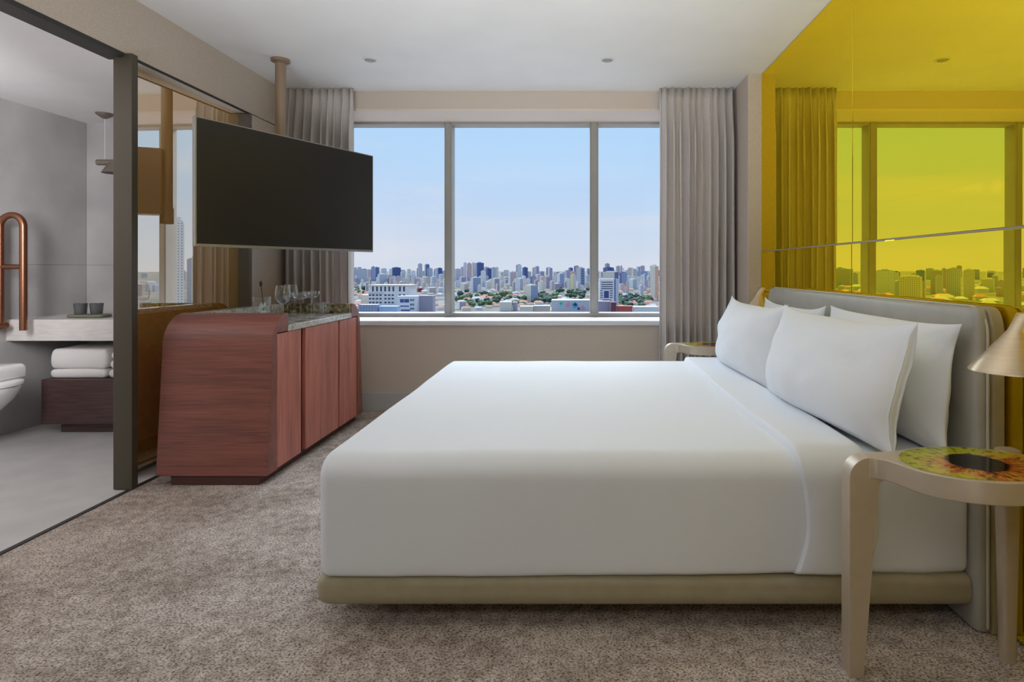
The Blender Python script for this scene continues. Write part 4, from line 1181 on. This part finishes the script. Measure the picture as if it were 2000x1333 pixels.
# low pale buildings at the bottom
tower(977, 999, 592, 820, 'cream', rot=0, plain=True, roof='parapet', name='low_building', label='low cream block with a dark end at the bottom of the centre pane')
tower(1002, 1010.5, 592.5, 830, 'mauve', rot=0, plain=True, roof='parapet', name='low_building', label='dark mauve end block beside the low cream block')
tower(892, 911, 590, 860, 'white', 'mauve', rot=30, lf=0.4, plain=True, roof='parapet', name='low_building', label='small white house beside the first mullion, at the bottom of the centre pane')
tower(1016, 1042, 601, 700, 'cream', rot=0, plain=True, roof='parapet', name='low_building', label='low cream shed in front of the grass field')
tower(1043, 1074.5, 600, 705, 'beige', rot=0, plain=True, roof='parapet', name='low_building', label='low beige shed leading to the mural building')
fg = MB().box(-75, -38, 800, 905, GZ, GZ + 0.6).build('sports_field', 'field_grass')
FOOT.extend((x, y, 16) for x in (-68, -57, -46) for y in (815, 850, 890))
tag(fg, 'yellow green grass field behind the low sheds', 'field')

# --- right pane
t, w, dp, h = tower(1170, 1199, 547, 830, 'white', rot=0, plain=True, roof='parapet', name='office_block', label='white office tower striped with dark window bands and a square blue window')
k = w / 29.0
def zz(y): return EYE + (CY - y) / F * 830 - GZ
rc = []
for i, y in enumerate((551.5, 556, 560.2, 564.3)): rc.append(((1185 - 1184.5) * k, zz(y), 23 * k, 1.7 * k))
for y in (568.5, 572.8, 577, 581.2): rc += [((1174.5 - 1184.5) * k, zz(y), 4.6 * k, 1.6 * k), ((1193.5 - 1184.5) * k, zz(y), 6 * k, 1.6 * k)]
rc.append(((1185 - 1184.5) * k, zz(586.5), 17 * k, 1.6 * k))
pieces(t, 'window_band', 'far_window', rc, -dp / 2, 0.3)
MB().box((1177.5 - 1184.5) * k, (1190.5 - 1184.5) * k, -dp / 2 - 0.8, -dp / 2 + 0.2, zz(584.5), zz(566.5)).build('square_frame', 'plain_white', t)
MB().box((1179.2 - 1184.5) * k, (1188.6 - 1184.5) * k, -dp / 2 - 1.0, -dp / 2 + 0.1, zz(582.5), zz(568.5)).build('square_window', 'blue_window', t)
tower(1198, 1207, 545, 845, 'dark blue', 'pale grey', lf=0.28, rot=30, plain=True, roof=None, name='stair_tower', label='tall pale blank shaft attached behind the striped office tower')
tower(1177, 1208, 532, 1500, 'cream', 'navy', lf=0.72, rot=55, row='middle', label='broad cream slab tower behind the striped office tower', plain=False)
tower(1178, 1199, 523, 3200, 'navy', 'dark blue', label='dark blue hill of towers above the cream slab')
tower(1210, 1225, 533, 2000, 'navy', 'blue grey', lf=0.25, row='middle', label='deep blue glass tower with stepped top and mast')
tower(1212.5, 1214.2, 520, 2900, 'violet grey', label='thin grey mast rising above the deep blue tower')
tower(1208, 1221, 556, 1650, 'white', 'cream', row='middle'); tower(1228, 1243, 546, 1700, 'white', 'pale grey', lf=0.5, row='middle')
tower(1226, 1234, 524, 3300, 'beige'); tower(1233, 1243, 526, 3000, 'cream', 'beige'); tower(1244, 1265, 530, 3200, 'blue grey', row='back')
tower(1247, 1257, 558, 1350, 'white', 'pale grey', row='front'); tower(1255, 1264, 562, 1500, 'pinkish', 'beige', row='middle')
tower(1264, 1272, 567, 1300, 'orange', 'pinkish', row='front', label='small orange block left of the tall cream tower')
tower(1256, 1263, 536, 2100, 'white', 'blue grey', row='middle'); tower(1263, 1271, 540, 1900, 'white', 'pinkish', row='middle')
t, w, dp, h = tower(1270.5, 1286, 521, 1100, 'cream', 'orange', lf=0.5, row='front', rot=38, label='tall cream and salmon tower at the curtain edge of the right pane')
tower(1166, 1191, 591, 700, 'mauve', rot=0, plain=True, roof='parapet', name='warehouse', label='low mauve building in front of the striped office tower')
tower(1192.8, 1203, 593, 690, 'maroon', rot=0, plain=True, roof='parapet', name='warehouse', label='dark maroon block beside the low mauve building')
tower(1204.5, 1234.5, 600.5, 690, 'red', rot=0, plain=True, roof='parapet', name='warehouse', label='low red building under the trees of the right pane')
tower(1236, 1284, 602, 690, 'white', rot=0, plain=True, roof='parapet', name='warehouse', label='flat white roofed shed at the bottom of the right pane')

# --- larger neighbours that only the mirrors show
for a in ((456, 505, 541, 1000, 'yellow', 'cream'), (508, 552, 529, 1250, 'pale grey', 'white'), (354, 378, 528, 1150, 'white', 'cream'), (380, 412, 526, 1200, 'beige', 'pale grey'), (415, 442, 529, 1400, 'white', 'beige'),
          (590, 634, 526, 1900, 'pale grey', 'beige'), (270, 300, 536, 1300, 'white', 'cream')):
    tower(*a, row='front', check=True)
tower(2012, 2026, 430, 620, 'white', 'blue grey', row='front', label='tall white balcony tower reflected in the bronze mirror')
tower(1968, 2004, 505, 900, 'cream', 'pale grey', row='front', label='cream office tower reflected in the bronze mirror behind the wine glasses')

# --- the rest of the skyline
rnd = random.Random(21)
back = ['pale grey', 'blue grey', 'violet grey', 'white', 'pinkish', 'beige', 'navy', 'pale grey', 'white']  # far row leans blue grey: distance haze put into the wall colours
midr = ['white', 'cream', 'beige', 'pinkish', 'pale grey', 'white', 'cream', 'violet grey']
px = 690.0
while px < 1290:                                               # far skyline
    wpx = rnd.uniform(6, 12)
    d = rnd.uniform(3300, 5200)
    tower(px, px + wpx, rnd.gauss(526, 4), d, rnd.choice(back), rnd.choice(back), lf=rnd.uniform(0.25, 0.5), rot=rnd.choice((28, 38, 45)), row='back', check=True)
    px += wpx * rnd.uniform(0.95, 1.5)
px = 690.0
while px < 1290:                                               # middle distance
    wpx = rnd.uniform(7, 13)
    d = rnd.uniform(1900, 3000)
    tower(px, px + wpx, rnd.gauss(542, 5), d, rnd.choice(midr), rnd.choice(midr), lf=rnd.uniform(0.3, 0.55), rot=rnd.choice((28, 38, 45)), row='middle', check=True)
    px += wpx * rnd.uniform(0.7, 1.15)
for lo, hi, n in ((200, 690, 30), (1300, 2100, 28)):
    for i in range(n):
        p = lo + (hi - lo) * (i + rnd.random()) / n
        wpx = rnd.uniform(9, 20)
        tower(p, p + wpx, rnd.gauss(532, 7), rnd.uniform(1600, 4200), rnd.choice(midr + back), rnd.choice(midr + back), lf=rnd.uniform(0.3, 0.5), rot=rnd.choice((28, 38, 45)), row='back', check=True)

for lo, hi, y0 in ((690, 868, 551), (880, 1160, 553), (1165, 1290, 553)):          # nearer mid-rise blocks
    px = float(lo)
    while px < hi:
        wpx = rnd.uniform(5, 10)
        tower(px, px + wpx, rnd.gauss(y0, 3.5), rnd.uniform(1400, 1950), rnd.choice(midr), rnd.choice(midr), lf=rnd.uniform(0.35, 0.6), rot=rnd.choice((28, 38, 45)), row='middle', check=True)
        px += wpx * rnd.uniform(0.9, 1.7)

for i in range(38):                                              # mid-rise blocks that only the mirrors show
    p = rnd.uniform(180, 690) if i < 26 else rnd.uniform(1820, 2130); wpx = rnd.uniform(12, 26)
    tower(p, p + wpx, rnd.gauss(553, 7), rnd.uniform(1100, 1700), rnd.choice(midr), rnd.choice(midr), lf=rnd.uniform(0.35, 0.6), rot=rnd.choice((28, 38, 45)), row='middle', check=True)

# --- houses with tiled roofs
def house_mesh(seed, roofm, wallm):
    r = random.Random(seed)
    b = MB().box(-1, 1, -0.7, 0.7, 0, 0.62)
    b.add([(-1.1, -0.8, 0.6), (1.1, -0.8, 0.6), (1.1, 0.8, 0.6), (-1.1, 0.8, 0.6), (-0.6, 0, 0.98), (0.6, 0, 0.98)], [(0, 1, 5, 4), (2, 3, 4, 5), (1, 2, 5), (3, 0, 4), (0, 3, 2, 1)], 1)
    return b.mesh('house', [wallm, roofm], 30)
HM = [(house_mesh(1, 'roof_tile', 'plain_cream'), 'orange roofed house'), (house_mesh(2, 'roof_tile', 'plain_white'), 'white walled house with orange roof'), (house_mesh(3, 'roof_grey', 'plain_white'), 'white house with grey roof')]
cnt = 0
tries = 0
while cnt < 296 and tries < 9000:
    tries += 1
    px = rnd.uniform(690, 1285) if cnt < 222 else rnd.uniform(230, 690) if cnt < 274 else rnd.uniform(1300, 1500)
    yb = rnd.uniform(562, 609)
    d = 60 * F / (yb - CY)
    x = (px - CX) / F * d
    s = rnd.uniform(4.2, 8.0) * (1.0 if 690 <= px <= 1290 else 1.9)
    if not free(x, d, s * 1.15): continue
    FOOT.append((x, d, s * 1.15))
    me, nm = rnd.choice(HM)
    o = bpy.data.objects.new('house', me); COL.objects.link(o)
    o.location = (x, d, GZ); o.scale = (s, s, s * rnd.uniform(0.8, 1.3)); o.rotation_euler = (0, 0, rnd.uniform(-0.6, 0.6))
    tag(o, '', 'house')
    LABELS.append((o, px, nm, 'front' if yb > 585 else 'middle', 'house'))
    cnt += 1

# --- trees
def tree_mesh(seed, leaf):
    r = random.Random(seed)
    bm = bmesh.new()
    bmesh.ops.create_icosphere(bm, subdivisions=3, radius=1.0)
    for v in bm.verts:
        k = 1.0 + 0.30 * mnoise.noise(v.co * 2.3 + Vector((seed, 0, 0))) + 0.16 * mnoise.noise(v.co * 5.5 + Vector((0, seed, 0)))
        v.co = v.co * k
        v.co.z = v.co.z * 0.78 + 1.15
    bmesh.ops.create_cone(bm, cap_ends=True, segments=7, radius1=0.11, radius2=0.08, depth=0.8, matrix=Matrix.Translation((0, 0, 0.4)))
    me = bpy.data.meshes.new('tree')
    bm.to_mesh(me); bm.free()
    me.materials.append(MATS[leaf]); me.materials.append(MATS['bark'])
    for p in me.polygons:
        p.material_index = 1 if (abs(p.center.x) < 0.13 and abs(p.center.y) < 0.13 and p.center.z < 0.5) else 0
    return me
TM = [tree_mesh(3, 'leaf_green'), tree_mesh(8, 'leaf_deep'), tree_mesh(15, 'leaf_green'), tree_mesh(22, 'leaf_deep')]
TREES = []
GROVES = [  # px range, ground row range, how many, dark share, words
    (915, 1000, 578, 601, 46, 0.4, 'green tree in the park between towers and low cream block'),
    (1000, 1024, 588, 600, 10, 0.7, 'dark green tree beside the slim cream tower'),
    (1040, 1088, 578, 594, 36, 0.7, 'dark green tree in the wood behind the mural building'),
    (1207, 1270, 583, 603, 44, 0.45, 'green tree in the park of the right pane'),
    (690, 714, 563, 576, 10, 0.6, 'dark tree below the blue glass tower'),
    (1088, 1150, 566, 587, 20, 0.5, 'green tree among houses under the yellow tower'),
    (885, 915, 574, 592, 10, 0.5, 'green tree among houses near the first mullion')]
for a, b, y0, y1, n, dark, words_ in GROVES:
    c = tries = 0
    while c < n and tries < 2500:
        tries += 1
        px, yb = rnd.uniform(a, b), rnd.uniform(y0, y1)
        d = 60 * F / (yb - CY)
        x = (px - CX) / F * d
        s = rnd.uniform(3.3, 5.6) * min(1.25, d / 950)
        if not free(x, d, s * 1.16): continue
        FOOT.append((x, d, s * 1.06))
        o = bpy.data.objects.new('tree', TM[(1 if rnd.random() < dark else 0) + 2 * rnd.randint(0, 1)]); COL.objects.link(o)
        o.location = (x, d, GZ - 0.1); o.scale = (s, s, s * rnd.uniform(0.85, 1.2)); o.rotation_euler = (0, 0, rnd.uniform(0, 6.2))
        tag(o, '', 'tree', 'trees below the window')
        TREES.append((words_, px, o))
        c += 1

# --- one label per far building, told apart by its place along its row
groups = {}
for o, px, what, row, kind in LABELS:
    groups.setdefault((place_of(px), what, row, kind), []).append((px, o))
for (place, what, row, kind), v in groups.items():
    v.sort(key=lambda q: q[0])
    for i, (px, o) in enumerate(v):
        noun = what if kind == 'house' else what + (' tower' if kind == 'tower' else ' building')
        where = 'reflected in the ' + place if 'mirror' in place else place
        o['label'] = '%s, %s distance, %s, %s from left' % (noun, {'back': 'far', 'middle': 'middle', 'front': 'near'}[row], where, ORD[min(i, len(ORD) - 1)])
        o['group'] = ('houses below the window' if kind == 'house' else 'buildings of the skyline')
for g in {w for w, _, _ in TREES}:
    for i, (_, px, o) in enumerate(sorted((q for q in TREES if q[0] == g), key=lambda q: q[1])):
        o['label'] = g + ', ' + ORD[min(i, len(ORD) - 1)] + ' from left'
for o in SC.objects:
    if '_px' in o: del o['_px']
